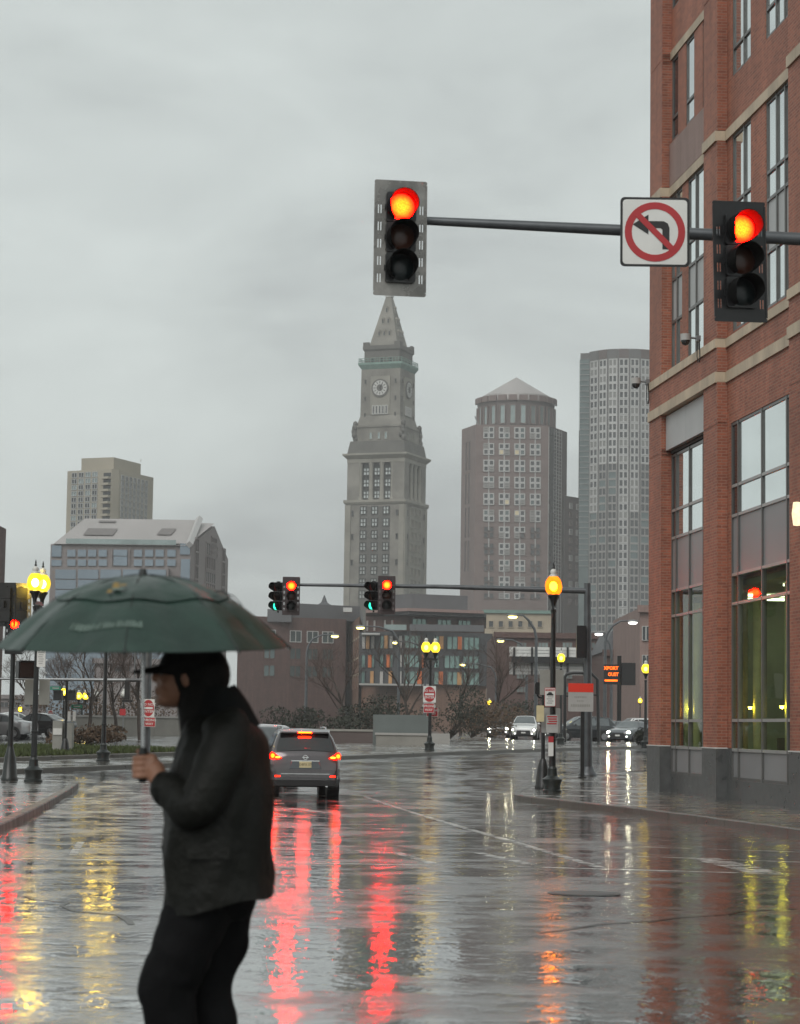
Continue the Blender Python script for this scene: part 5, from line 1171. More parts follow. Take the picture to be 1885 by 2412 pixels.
# black pipe frame
t = thing('pipe_frame', 'black bent pipe frame standing behind the scarlet-topped sign', 'frame', (at(1370, 1740, 138).x, 138, g(138)))
o_ = Vector(t.location); F_ = lambda u, v: at(u, v, 138)-o_; a, b, c, d = F_(1331, 1740), F_(1331, 1592), F_(1408, 1586), F_(1411, 1740)
MB().tube([(a.x, 0, 0), (b.x, 0, b.z-.1), (b.x+.12, 0, b.z+.12), (b.x+.5, 0, c.z), (c.x-.4, 0, c.z), (c.x, 0, c.z-.4), (d.x, 0, 0)], .10, 8).build('pipe', 'black_iron', t, smooth=50)
a, b = F_(1331, 1640), F_(1408, 1637); MB().tube([(a.x, 0, a.z), (b.x, 0, b.z)], .05, 6).build('crossbar', 'black_iron', t)

# left middle ground: cabinet, poles
CYb = 88.0
cb_ = thing('utility_cabinet', 'pair of grey street utility cabinets on the far left kerb', 'cabinet', (at(150, 1780, CYb).x, CYb, g(CYb)+CURB)); o_ = Vector(cb_.location); F_ = lambda u, v: at(u, v, CYb)-o_
a, b = F_(125, 1780), F_(150, 1698); MB().box(a.x, b.x, -.3, .3, 0, b.z).build('cabinet', 'sign_back', cb_)
a, b = F_(153, 1780), F_(172, 1703); MB().box(a.x, b.x, -.2, .35, 0, b.z).build('cabinet', 'sign_back', cb_)
a, b = F_(129, 1690), F_(155, 1725); MB().box(a.x-.0, a.x+.35, -.34, -.3, b.z-.1, b.z+.15).build('notice', 'sign_white', cb_)
PYb = 86.5; pz = Vector((at(153, 1778, PYb).x, PYb, g(PYb)+CURB))
t = thing('signal_pole', 'black signal pole with cone base before the grey cabinets', 'signal pole', pz); F_ = lambda u, v: at(u, v, PYb)-pz
q = MB(); q.lathe([(.22, 0), (.22, .05), (.19, .2), (.13, .5), (.08, .68)], 14); q.build('base', 'black_iron', t, smooth=35)
MB().tube([(0, 0, .6), (0, 0, F_(153, 1600).z)], .055, 8).build('pole', 'black_iron', t, smooth=40)
for u in (138, 170): a = F_(u, 1638); q = MB(); q.box(a.x-.16, a.x+.16, -.3, .2, a.z-.2, a.z+.2); q.box(a.x-.17, a.x+.17, -.4, -.3, a.z+.15, a.z+.2); q.build('pedestrian_head', 'signal_black', t)
for u in (163, 175): slab_sign('small_sign', 'small pale upright plate %s of the far signal pole' % ('just right' if u == 163 else 'farther right'), u-3.5, u+3.5, 1676, 1698, PYb-.2, 'sign_grey')
for i, (u, v, lab) in enumerate(((131, 1621, 'green street name blade left of the far signal pole'), (181, 1664, 'dark green street name blade right of the far signal pole'))):
    s_, W, Hh, y = slab_sign('street_name_sign', lab, u-13, u+13, v-4, v+4, PYb+.5, 'sign_green'); bar(s_, -W*.3, W*.3, -Hh*.15, Hh*.15, y, 'sign_grey', 'name_line')
gp_ = Vector((at(342, 1785, GPY).x, GPY, g(GPY)+CURB)); F_ = lambda u, v: at(u, v, GPY)-gp_
t = thing('signal_mast', 'thick grey mast with side brackets behind the raised hand', 'signal mast', gp_)
MB().tube([(0, 0, 0), (0, 0, F_(342, 1500).z)], [.19, .16], 14).build('pole', 'arm_grey', t, smooth=40)
a = F_(296, 1602); q = MB(); q.tube([(0, 0, a.z), (a.x, 0, a.z)], .06, 8); q.box(a.x-.02, a.x+.18, -.12, .12, a.z-.75, a.z); q.box(a.x-.1, a.x+.3, -.15, .15, a.z-.85, a.z-.76); q.build('bracket', 'signal_black', t)
a = F_(318, 1560); q = MB(); q.tube([(a.x, 0, a.z-.6), (a.x, 0, a.z+.5), (a.x+.15, 0, a.z+.75), (0, 0, a.z+.8)], .03, 6); q.build('conduit', 'galvanised', t)
a, b = F_(110, 1601), F_(300, 1600); q = MB(); q.tube([(0, .1, a.z+.03), (a.x-4, .1, a.z)], [.07, .03], 8); q.build('arm', 'galvanised', t, smooth=40)
slab_sign('small_red_sign', 'small faded red sign on a thin post before the bare trees', 282, 296, 1670, 1685, 120, 'sign_red')
p = at(289, 1740, 120.1); t = thing('sign_post', 'thin grey post under the small faded red sign', 'post', (p.x, 120.1, g(120))); MB().tube([(0, 0, 0), (0, 0, at(289, 1672, 120).z-g(120))], .03, 6).build('post', 'galvanised', t)
dne('tiny far do not enter sign near the left cabinets', 113, 125, 1673, 1690, 140)
p = at(119, 1740, 140.1); t = thing('sign_post', 'thin post of the tiny far do not enter sign', 'post', (p.x, 140.1, g(140))); MB().tube([(0, 0, 0), (0, 0, at(119, 1690, 140).z-g(140))], .03, 6).build('post', 'galvanised', t)

# ------------------------------------------------------------------ vehicles
def lerp_tab(tab, x):
    if x <= tab[0][0]: return tab[0][1]
    for (a, h), (b, k) in zip(tab, tab[1:]):
        if x <= b: return h+(k-h)*(x-a)/(b-a)
    return tab[-1][1]
CAR = {
 'suv': dict(L=4.66, W=.92, zu=[(-2.33, .93), (-2.30, 1.02), (-2.26, 1.10), (-2.10, 1.30), (-1.93, 1.52), (-1.80, 1.635), (-1.3, 1.675), (-.4, 1.69), (.2, 1.66), (.75, 1.36), (1.15, 1.10), (1.3, 1.06), (2.0, .96), (2.28, .82), (2.33, .70)],
             zl=[(-2.33, .42), (-2.1, .32), (-1.9, .27), (1.9, .24), (2.33, .36)], plan=[(-2.33, .86), (-2.22, .95), (-1.9, 1.0), (1.5, 1.0), (2.1, .93), (2.33, .74)],
             hw=[(.2, .90), (.45, .97), (.8, 1.0), (1.05, .975), (1.25, .90), (1.5, .785), (1.66, .70), (1.8, .66)], belt=1.08, glass_top=1.58, sw=(-1.75, .82), rw=(-2.235, -1.86), wheels=(-1.38, 1.36), wr=.36),
 'sedan': dict(L=4.6, W=.90, zu=[(-2.3, .86), (-2.27, .96), (-1.75, 1.02), (-1.55, 1.05), (-.95, 1.36), (-.4, 1.44), (.2, 1.42), (.95, 1.02), (1.2, .97), (2.0, .84), (2.25, .72), (2.3, .60)],
             zl=[(-2.3, .38), (-2.0, .25), (1.9, .2), (2.3, .30)], plan=[(-2.3, .85), (-2.1, .95), (-1.8, 1.0), (1.4, 1.0), (2.05, .92), (2.3, .72)],
             hw=[(.2, .92), (.45, .98), (.75, 1.0), (.95, .97), (1.1, .88), (1.35, .72), (1.5, .66)], belt=.98, glass_top=1.36, sw=(-1.35, .75), rw=(-1.5, -1.0), wheels=(-1.36, 1.38), wr=.33)}
def car(label, loc, heading, kind, paint, group=None, rear=False, front=False, detail=False, glass='car_glass', name='car', brake=True):
    """local +x is the car's front"""
    K = CAR[kind]; t = thing(name, label, 'car', loc, heading, group)
    zu = lambda x: lerp_tab(K['zu'], x); zl = lambda x: lerp_tab(K['zl'], x); pl = lambda x: lerp_tab(K['plan'], x); hw = lambda z: lerp_tab(K['hw'], z)*K['W']
    def sidept(x, z): return hw(z)*pl(x)
    def ring(x):
        a, b = zl(x), zu(x); cr = .035; P = [(0, a), (sidept(x, a)*.85, a)]
        for k in range(8): z = a+(b-a)*(k+.35)/8.0; P.append((sidept(x, z), z))
        we = sidept(x, b); P += [(we*.985, b-.03), (we*.93, b+.004), (we*.55, b+cr*.7), (0, b+cr)]
        full = P+[(-y, z) for y, z in P[-2:0:-1]]
        return [(x, y, z) for y, z in full]
    xs = sorted(set([a for a, _ in K['zu']]+frange(-K['L']/2, K['L']/2, .16)))
    # wheel arches are cut by dark discs set proud of the sill, so the body stays one closed skin
    q = MB(); q.loft([ring(x) for x in xs]); q.build('body', paint, t, smooth=38)
    # side glazing
    for s_ in (-1, 1):
        x0, x1 = K['sw']; n = 14; q = MB(); rows = []
        for i in range(n+1):
            x = x0+(x1-x0)*i/n; zt = min(K['glass_top'], zu(x)-.07); zb = min(K['belt'], zt-.01)
            rows.append([(x, s_*(sidept(x, zb+(zt-zb)*k/3)+.008), zb+(zt-zb)*k/3) for k in range(4)])
        q.loft(rows, cap0=False, cap1=False, closed=False); gs = q.build('side_window', glass, t, smooth=60)
        for f in (.36, .68):
            x = x0+(x1-x0)*f; q = MB(); q.add([(x+dx, s_*(sidept(x, z)+.014), z) for z in (K['belt'], min(K['glass_top'], zu(x)-.07)) for dx in (-.035, .035)], [(0, 1, 3, 2)]); q.build('pillar', paint if f > .5 else 'trim_black', gs)
    def cap_glass(xa, xb, nm, wf=.90):
        n = 8; rows = []; dx = -.012 if nm == 'rear_window' else .012
        for i in range(n+1):
            x = xa+(xb-xa)*i/n; we = sidept(x, zu(x))*(wf-.10*(i/n if nm == 'rear_window' else 1-i/n)*0); rows.append([(x+dx, we*k/3, zu(x)+.035*(1-(k/3)**2)*1.0+.008) for k in range(-3, 4)])
        q = MB(); q.loft(rows, cap0=False, cap1=False, closed=False); return q.build(nm, glass, t, smooth=60)
    rwin = cap_glass(*K['rw'], 'rear_window'); fx0 = [x for x, z in K['zu'] if x > .1]; cap_glass(fx0[0]+.05, fx0[2]-.06, 'windscreen')
    for s_ in (-1, 1):
        for x in K['wheels']:
            r = K['wr']; y0 = s_*(K['W']-.20); y1 = s_*(K['W']+.012)
            q = MB(); q.tube([(x, s_*(K['W']-.30), r), (x, s_*(K['W']+.004), r)], r+.06, 22); q.build('wheel_arch', 'trim_black', t)
            wobj = bpy.data.objects.new('wheel', None); C.objects.link(wobj); wobj.parent = t; wobj.location = (x, 0, r)
            q = MB(); q.tube([(0, y0, 0), (0, s_*(K['W']-.15), 0), (0, s_*(K['W']-.01), 0), (0, y1, 0)], [r-.03, r, r, r-.035], 24); q.build('tyre', 'rubber', wobj, smooth=40)
            q = MB(); q.tube([(0, y1-.01*s_, 0), (0, y1+.006*s_, 0)], r*.62, 16)
            for k in range(5):
                an = 2*PI*k/5; q.tube([(0, y1+.008*s_, 0), (math.cos(an)*r*.6, y1+.006*s_, math.sin(an)*r*.6)], .025, 4)
            q.build('rim', 'rim', wobj, smooth=30)
        p = (K['sw'][1]-.12, s_*(sidept(.6, K['belt'])+.10), K['belt']+.07)
        q = MB(); q.ellip(p, (.06, .11, .075), 10, 6); q.tube([p, (p[0], p[1]-s_*.12, p[2]-.05)], .025, 6); q.build('mirror', paint, t, smooth=60)
    xr = -K['L']/2
    if rear:
        q = MB(); q.loft([[(xr-.03, y, z) for y, z in ((-.74, .30), (.74, .30), (.80, .44), (-.80, .44))], [(xr+.25, y, z) for y, z in ((-.86, .26), (.86, .26), (.92, .46), (-.92, .46))]]); q.build('lower_bumper', 'trim_black', t)
        q = MB(); q.loft([[(xr-.055, y, z) for y, z in ((-.70, .50), (.70, .50), (.76, .68), (-.76, .68))], [(xr+.2, y, z) for y, z in ((-.87, .46), (.87, .46), (.90, .72), (-.90, .72))]]); q.build('bumper', paint, t)
        q = MB(); q.box(xr-.062, xr-.05, -.62, .62, .585, .60); q.build('bumper_trim', 'chrome', t)
        for s_ in (-1, 1):
            q = MB(); P = [(.60, .985), (.74, .945), (.905, .955), (.915, 1.06), (.86, 1.13), (.80, 1.105), (.70, 1.04)]
            P = [(s_*y, z) for y, z in (P if s_ > 0 else P[::-1])]; n = len(P)
            q.add([(xr-.055+.22*max(0, (abs(y)-.72)/.2)**2*1.0, y, z) for y, z in P]+[(xr+.30, y*.98, z) for y, z in P], [tuple(range(n)), tuple(reversed(range(n, 2*n)))]+[(i, n+i, n+(i+1) % n, (i+1) % n) for i in range(n)])
            tl = q.build('tail_light', 'tail_soft', t)
            q = MB(); q.ellip((xr-.005, s_*.835, 1.035), (.05, .052, .052), 10, 6); q.build('brake_lamp', 'tail_red', tl, smooth=60)
            q = MB(); q.ellip((xr-.045, s_*.70, 1.0), (.02, .07, .022), 10, 6); q.build('turn_lamp', 'amber_on', tl, smooth=60)
            q = MB(); q.box(xr-.058, xr-.03, s_*.70-.07, s_*.70+.07, .515, .55); q.build('glow_reflector', 'tail_soft', t)  # bumper reflector gleam put in as emission, not a lamp
        q = MB(); q.box(-2.045, -1.99, -.17, .17, 1.598, 1.634); q.build('high_brake_light', 'tail_red', t)
        q = MB(); q.loft([[(-2.02, y, 1.60+dz) for y, dz in ((-.62, 0), (.62, 0), (.60, .035), (-.60, .035))], [(-1.72, y, 1.655+dz) for y, dz in ((-.66, 0), (.66, 0), (.64, .04), (-.64, .04))]]); q.build('spoiler', paint, t)
        q = MB(); q.box(xr-.020, xr+.01, -.36, .36, .90, .925); q.build('tailgate_trim', 'chrome', t)
        q = MB(); q.loft([[(xr-.012, y, z) for y, z in ((-.40, .72), (.40, .72), (.34, .90), (-.34, .90))], [(xr+.02, y, z) for y, z in ((-.44, .70), (.44, .70), (.36, .91), (-.36, .91))]]); q.build('plate_recess', 'paint_slate', t)
        q = MB(); q.box(xr-.022, xr-.012, -.155, .155, .745, .90); pl_ = q.build('licence_plate', 'plate_cream', t); text('D8FX 57', .085, pl_, 'plate_text', (xr-.024, 0, .822), (PI/2, 0, -PI/2))
        o = ring_mb(.045, .06, -.006, .006, 20).build('emblem', 'chrome', t); o.location = (xr+.005, 0, 1.0); o.rotation_euler = (0, 0, -PI/2); MB().box(-.08, .08, -.008, .008, -.013, .013).build('emblem_bar', 'chrome', t, loc=(xr, 0, 1.0), rot=(0, 0, -PI/2))
        q = MB(); q.tube([(-2.20, .02, 1.215), (-2.16, -.42, 1.235)], .018, 6); q.build('wiper', 'trim_black', t)
        for s_ in (-1, 1):
            q = MB(); q.tube([(-1.72, s_*.55, 1.66), (-1.6, s_*.56, 1.745), (.1, s_*.57, 1.755), (.3, s_*.58, 1.68)], .02, 6); q.build('roof_rail', 'chrome', t, smooth=40)
        q = MB(); q.tube([(xr-.02, -.55, .30), (xr+.2, -.55, .30)], .035, 8); q.build('exhaust', 'chrome', t)
    if front:
        xf = K['L']/2
        for s_ in (-1, 1):
            q = MB(); q.ellip((xf-.16, s_*.66, .70), (.14, .15, .075), 12, 6); q.build('headlight', 'head_on', t, smooth=60)
            q = MB(); q.ellip((xf-.03, s_*.60, .44), (.05, .07, .05), 10, 6); q.build('fog_light', 'white_on', t, smooth=60)
        q = MB(); q.loft([[(xf+.02, y, z) for y, z in ((-.5, .34), (.5, .34), (.46, .66), (-.46, .66))], [(xf-.2, y, z) for y, z in ((-.6, .32), (.6, .32), (.55, .70), (-.55, .70))]]); q.build('grille', 'trim_black', t)
        q = MB(); q.box(xf+.02, xf+.03, -.16, .16, .46, .56); q.build('licence_plate', 'sign_white', t)
    return t
HEAD = math.atan2(.9937, -.112)
sv = gnd(700, 1880); car('grey estate SUV with red brake lights waiting at the crossing', (sv.x-.07, sv.y+2.35, g(sv.y+2)), HEAD, 'suv', 'paint_grey', rear=True, name='suv').scale = (.96, .96, .98)
p = at(652, 1740, 66); car('pale silver car just ahead and left of the grey SUV', (p.x-.6, 67, g(67)), HEAD+.1, 'suv', 'paint_silver', glass='car_glass_pale')
GR = 'cars queueing on the cross street'
def fcar(label, u, Y, hd, kind, paint, **kw): car(label, (at(u, 1740, Y).x, Y, g(Y)), R_(hd), kind, paint, GR, **kw)
fcar('silver car with headlights nearest the brick corner', 1487, 146, -118, 'sedan', 'paint_slate', front=True, glass='car_glass_pale')
fcar('dark car with headlights second from the brick corner', 1437, 154, -122, 'sedan', 'paint_dark', front=True, glass='car_glass_pale')
fcar('dark side-on car behind the scarlet-topped sign', 1368, 152, -165, 'suv', 'paint_dark', front=True, glass='car_glass_pale')
fcar('white car with glaring headlights left of the orange lamp post', 1238, 160, -97, 'suv', 'paint_white', front=True, glass='car_glass_pale')
fcar('white van roof behind the queue near the message board', 1492, 190, -150, 'suv', 'paint_white')
fcar('low pale car with one amber light left of the queue', 1176, 178, -95, 'sedan', 'paint_silver', front=True)
PK = 'cars parked at the far left'
for lab, u, Y, hd, pt in (('white car farthest back among the left parked cars', 35, 150, 20, 'paint_white'), ('dark car right of the left parked cars', 88, 138, 160, 'paint_dark'), ('silver car nearest among the left parked cars', -12, 128, 172, 'paint_silver')):
    car(lab, (at(u, 1740, Y).x, Y, g(Y)), R_(hd), 'sedan', pt, PK, glass='car_glass_pale')

# ------------------------------------------------------------------ walls, barriers, trees, shrubs
def wallthing(name, label, cat, u0, u1, v0, v1, Y, m, th=.3, dy=0.0, cap=None):
    a, b = at(u0, v1, Y), at(u1, v1, Y+dy); zt = at((u0+u1)/2, v0, Y).z; base = g(Y)-.2
    t = thing(name, label, cat, (a.x, Y, base)); q = MB(); d = Vector((b.x-a.x, dy)); L_ = d.length; n = max(1, round(L_/2.4)); rz = math.atan2(d.y, d.x)
    for i in range(n):
        MB().box(L_*i/n+.01, L_*(i+1)/n-.01, 0, th, 0, zt-base).build('wall_panel', m, t, rot=(0, 0, rz))
    if cap: MB().box(-.05, L_+.05, -.06, th+.06, zt-base, zt-base+.12).build('coping', cap, t, rot=(0, 0, rz))
    return t
wallthing('concrete_wall', 'low concrete wall behind the do not enter lamp post', 'wall', 885, 1010, 1732, 1766, 117, 'concrete', cap='concrete_pale')
f = wallthing('mesh_fence', 'grey mesh fence standing over the low concrete wall', 'fence', 878, 1014, 1684, 1734, 117.5, 'fence_mesh', th=.05)
wallthing('brown_wall', 'long brown retaining wall left of the mesh fence', 'wall', 640, 882, 1722, 1760, 122, 'granite_brown_dark', cap='concrete')
wallthing('ramp_wall', 'grey ramp wall behind the left grass', 'wall', 150, 430, 1690, 1760, 150, 'concrete', dy=6, cap='concrete_pale')
wallthing('barrier', 'pale concrete barrier lit by headlights right of the lamp post', 'barrier', 1010, 1060, 1728, 1760, 125, 'concrete_pale', th=.5)
wallthing('low_wall', 'dark low wall under the shrubs right of the lamp post', 'wall', 1060, 1175, 1738, 1760, 170, 'concrete')

def tree(label, u, Y, h, seed, spread=1.0, lean=0.0, twig='twig', levels=5, name='bare_tree', leaves=None, group='bare winter trees'):
    rnd = random.Random(seed); p = Vector((at(u, 1740, Y).x, Y, g(Y)+CURB)); t = thing(name, label, 'tree', p, 0, group)
    tr, tw = MB(), MB(); lf = MB()
    def grow(P, d, ln, r, lv):
        k = 3; pts = [P]; dd = d.copy()
        for i in range(k):
            dd = (dd+Vector((rnd.uniform(-.16, .16), rnd.uniform(-.16, .16), rnd.uniform(-.02, .12)))).normalized(); pts.append(pts[-1]+dd*ln/k)
        rs = [r*(1-.45*i/k) for i in range(k+1)]
        (tr if lv <= 1 else tw).tube(pts, rs, 6 if lv <= 1 else 3, cap=False)
        if lv >= levels:
            if leaves:
                for _ in range(leaves):
                    c = pts[-1]+Vector((rnd.gauss(0, .35), rnd.gauss(0, .35), rnd.gauss(0, .3))); s_ = rnd.uniform(.08, .17); a = Vector((rnd.gauss(0, 1), rnd.gauss(0, 1), rnd.gauss(0, 1))).normalized(); b_ = a.orthogonal().normalized()
                    lf.add([c-a*s_, c+b_*s_*.6, c+a*s_, c-b_*s_*.6], [(0, 1, 2, 3)])
            return
        nb = rnd.choice((3, 4)) if lv else 5
        for i in range(nb):
            f_ = .45+.55*(i+1)/nb; q0 = pts[0].lerp(pts[-1], f_) if lv else pts[min(k, int(f_*k))].lerp(pts[-1], f_*.3); an = rnd.uniform(0, 2*PI); tilt = rnd.uniform(.35, .85)*spread
            o1 = dd.orthogonal().normalized(); o2 = dd.cross(o1)
            nd = (dd*math.cos(tilt)+(o1*math.cos(an)+o2*math.sin(an))*math.sin(tilt)); nd.z += .12; grow(q0, nd.normalized(), ln*rnd.uniform(.55, .75), max(.007, r*.5), lv+1)
    grow(Vector((0, 0, -.1)), Vector((lean, 0, 1)).normalized(), h*.36, h*.017, 0)
    tr.build('trunk', 'bark', t, smooth=60, recalc=False); tw.build('crown', twig, t, recalc=False)
    if leaves: lf.build('leaves', leaves and ('leaf_rust' if 'rust' in label else 'leaf_dark'), t, recalc=False)
T_ = [('slim bare tree in front of the corner block', 966, 160, 9.5, 1), ('bare tree behind the left lamp bracket post', 205, 135, 8, 2), ('wide bare tree behind the raised hand', 330, 128, 8.5, 3), ('bare tree left of the raised hand', 275, 150, 8, 4), 
      ('bare tree above the brown wall', 815, 170, 9, 7), ('bare tree right of the do not enter lamp', 1085, 190, 9, 8), ('bare tree before the red brick block', 1165, 185, 10, 9), ('bare tree beside the utility cabinet', 160, 170, 8, 10), ('bare tree hidden by the person', 470, 140, 9, 11), ('bare tree at the left edge cars', 80, 190, 9, 12)]
for lab, u, Y, h, sd in T_: tree(lab, u, Y, h, sd)
def shrub(label, u, Y, wd, h, seed, m='leaf_dark', n=900, group='shrubs by the far kerb'):
    rnd = random.Random(seed); p = Vector((at(u, 1740, Y).x, Y, g(Y)+.1)); t = thing('shrub', label, 'shrub', p, 0, group); q = MB(); st = MB()
    lob = [(rnd.uniform(-.5, .5)*wd, rnd.uniform(-.4, .4)*wd, rnd.uniform(.3, .8)*h, rnd.uniform(.25, .42)) for _ in range(9)]
    for L_ in lob: st.tube([(0, 0, 0), (L_[0]*.6, L_[1]*.6, L_[2]*.6), L_[:3]], [.04, .025, .01], 4)
    for i in range(n):
        L_ = rnd.choice(lob); d = Vector((rnd.gauss(0, 1), rnd.gauss(0, 1), rnd.gauss(0, 1))).normalized()*rnd.uniform(.5, 1)**.5
        c = Vector(L_[:3])+Vector((d.x*wd*L_[3], d.y*wd*L_[3], d.z*h*L_[3])); c.z = max(.05, c.z); s_ = rnd.uniform(.06, .14); a = Vector((rnd.gauss(0, 1), rnd.gauss(0, 1), rnd.gauss(0, 1))).normalized(); b_ = a.orthogonal().normalized()
        q.add([c-a*s_, c+b_*s_*.5, c+a*s_, c-b_*s_*.5], [(0, 1, 2, 3)])
    q.build('foliage', m, t, recalc=False); st.build('stems', 'bark', t, recalc=False)
for i, (u, Y, wd, h, m, lab) in enumerate(((845, 150, 3.0, 2.4, 'leaf_dark', 'dark evergreen shrub over the mesh fence'), (905, 152, 3.0, 2.6, 'leaf_dark', 'dark shrub left of the slim bare tree'), (1060, 150, 3.2, 3.4, 'leaf_dark', 'tall dark shrub right of the do not enter signs'),
      (1110, 158, 4.0, 2.4, 'leaf_rust', 'rusty brown shrub before the corner block'), (1160, 165, 3.6, 2.6, 'leaf_rust', 'rusty shrub at the foot of the red brick block'), (1225, 175, 3.2, 3.0, 'leaf_dark', 'dark shrub below the overhead sign'), (1522, 128, .9, 1.0, 'leaf_dark', 'dark shrub next to the brick corner'),
      (200, 104, 2.4, .9, 'leaf_rust', 'low rusty shrub on the left grass'), (760, 128, 3.4, 1.5, 'leaf_dark', 'dark shrub behind the brown wall'), (690, 150, 3.0, 1.9, 'leaf_dark', 'dark shrub above the waiting SUV'), (240, 165, 5.0, 3.4, 'leaf_rust', 'brown thicket behind the ramp wall'), (340, 168, 5.0, 3.6, 'leaf_rust', 'brown thicket beside the grey mast'), (130, 175, 5.0, 3.2, 'leaf_rust', 'brown thicket left of the cabinets'))):
    shrub(lab, u, Y, wd, h, 50+i, m, n=1300)

# ------------------------------------------------------------------ person
PY = 8.1
pp = at(500, 2300, PY)
per = thing('person', 'person in dark coat and cap walking left under a green umbrella', 'person', (pp.x, PY, 0.0))
def L2(u, v, y=0.0):
    q_ = at(u, v, PY); return Vector((q_.x-pp.x, y, q_.z))
def ell(c, rx, ry, n=28, tw=0.0, fold=0.0, ph=0.0):
    return [(c[0]+rx*math.cos(2*PI*i/n)*(1+fold*math.sin(5*2*PI*i/n+ph)), c[1]+ry*math.sin(2*PI*i/n)*(1+fold*math.sin(5*2*PI*i/n+ph)), c[2]) for i in range(n)]
def ring_at(P, d, r1, r2, n=16):
    d = d.normalized(); a = d.cross(Vector((0, 1, 0)))
    if a.length < .1: a = d.cross(Vector((1, 0, 0)))
    a.normalize(); b_ = d.cross(a)
    return [P+a*r1*math.cos(2*PI*i/n)+b_*r2*math.sin(2*PI*i/n) for i in range(n)]
def limb(q, pts, radii, n=16, sub=4, wr=.0, seed=0):
    """smooth tapering tube through the joints"""
    rnd = random.Random(seed); P = []; Rr = []
    for i in range(len(pts)-1):
        p0 = pts[max(0, i-1)]; p1 = pts[i]; p2 = pts[i+1]; p3 = pts[min(len(pts)-1, i+2)]
        for k in range(sub):
            t_ = k/sub; P.append(.5*((2*p1)+(p2-p0)*t_+(2*p0-5*p1+4*p2-p3)*t_**2+(3*p1-p0-3*p2+p3)*t_**3)); Rr.append(radii[i]+(radii[i+1]-radii[i])*t_+rnd.uniform(-wr, wr))
    P.append(pts[-1]); Rr.append(radii[-1]); rings = []
    for i in range(len(P)):
        d = P[min(i+1, len(P)-1)]-P[max(0, i-1)]; rings.append(ring_at(P[i], d, Rr[i], Rr[i], n))
    q.loft(rings)
# joints: the person faces -x, the camera looks along +y
hip = L2(505, 2085); chest = L2(520, 1790); neck0 = L2(505, 1690); headc = L2(432, 1594)
fist = L2(346, 1806, -.13)
sh_n, el_n = L2(530, 1730, -.20), L2(482, 1895, -.27); wr_n = L2(384, 1842, -.155)
sh_f, el_f, wr_f = L2(530, 1730, .20), L2(545, 1915, .27), L2(480, 2010, .24)
kn_f = L2(400, 2330, -.09); an_f = Vector((L2(450, 2412).x+.02, -.09, .10)); kn_b = L2(478, 2330, .09); an_b = Vector((L2(520, 2412).x, .10, .13))
q = MB()
q.loft([ell(c, a, b) for c, a, b in (((hip.x, 0, hip.z-.05), .10, .15), ((hip.x, 0, hip.z+.08), .12, .165), ((hip.x, 0, hip.z+.25), .105, .14), ((chest.x, 0, chest.z-.08), .125, .165), ((chest.x, 0, chest.z+.05), .12, .17), ((neck0.x, 0, neck0.z-.05), .08, .12))])
limb(q, [neck0+Vector((0, 0, -.08)), neck0+Vector((-.01, 0, .02)), headc+Vector((.025, 0, -.06))], [.07, .06, .055])
# head: skull, face, jaw, brow, nose, lips, ear
Rh = Matrix.Rotation(R_(8), 3, 'Y')
hd = lambda x, y, z: headc+Rh @ Vector((x, y, z))
q.ellip(hd(.022, 0, .035), (.098, .076, .092), 20, 14); q.ellip(hd(-.025, 0, -.03), (.068, .062, .088), 18, 12); q.ellip(hd(-.045, 0, -.092), (.042, .040, .028), 14, 8)
q.ellip(hd(-.068, 0, .022), (.024, .055, .014), 12, 8)
q.loft([ring_at(hd(-.083, 0, .02), Vector((-.35, 0, -1)), .008, .008, 10), ring_at(hd(-.102, 0, -.018), Vector((-.2, 0, -1)), .015, .013, 10), ring_at(hd(-.098, 0, -.032), Vector((0, 0, -1)), .013, .016, 10), ring_at(hd(-.085, 0, -.036), Vector((0, 0, -1)), .006, .01, 10)])
q.ellip(hd(-.086, 0, -.058), (.013, .024, .007), 10, 6); q.ellip(hd(-.083, 0, -.071), (.013, .022, .008), 10, 6)
for s_ in (-1, 1): q.ellip(hd(.02, s_*.078, -.005), (.022, .010, .033), 10, 8); q.ellip(hd(-.045, s_*.045, -.035), (.03, .02, .025), 10, 6)
limb(q, [sh_n, el_n, wr_n], [.055, .045, .032]); limb(q, [sh_f, el_f, wr_f], [.055, .045, .032])
limb(q, [hip+Vector((0, -.09, 0)), kn_f, an_f], [.085, .06, .042]); limb(q, [hip+Vector((0, .09, 0)), kn_b, an_b], [.085, .06, .042])
# near hand: palm beside the shaft, four fingers and thumb wrapped round it
hx, hy, hz0 = fist.x, fist.y, fist.z
limb(q, [wr_n, wr_n.lerp(Vector((hx+.045, hy-.005, hz0)), .6), Vector((hx+.038, hy-.012, hz0+.008))], [.031, .036, .033])
q.ellip((hx+.033, hy-.012, hz0+.005), (.030, .026, .046), 14, 10)
for k in range(4):
    z = hz0+.036-.0215*k; ln = (1.0, 1.06, 1.0, .86)[k]; pts = []
    for a in (-40, -95, -140, -190, -238):
        rr_ = .031; pts.append(Vector((hx+rr_*math.cos(R_(a)), hy+rr_*math.sin(R_(a)), z-.003*(a+40)/-100)))
    limb(q, [Vector((hx+.045, hy-.025, z))]+pts[:5 if ln > .9 else 4], [.0115, .0112, .0108, .0102, .0095, .0085][:6 if ln > .9 else 5], 10, 3)
limb(q, [Vector((hx+.040, hy+.012, hz0+.01)), Vector((hx+.022, hy+.032, hz0+.035)), Vector((hx-.004, hy+.030, hz0+.052)), Vector((hx-.024, hy+.014, hz0+.056))], [.015, .0135, .0115, .0095], 10, 3)
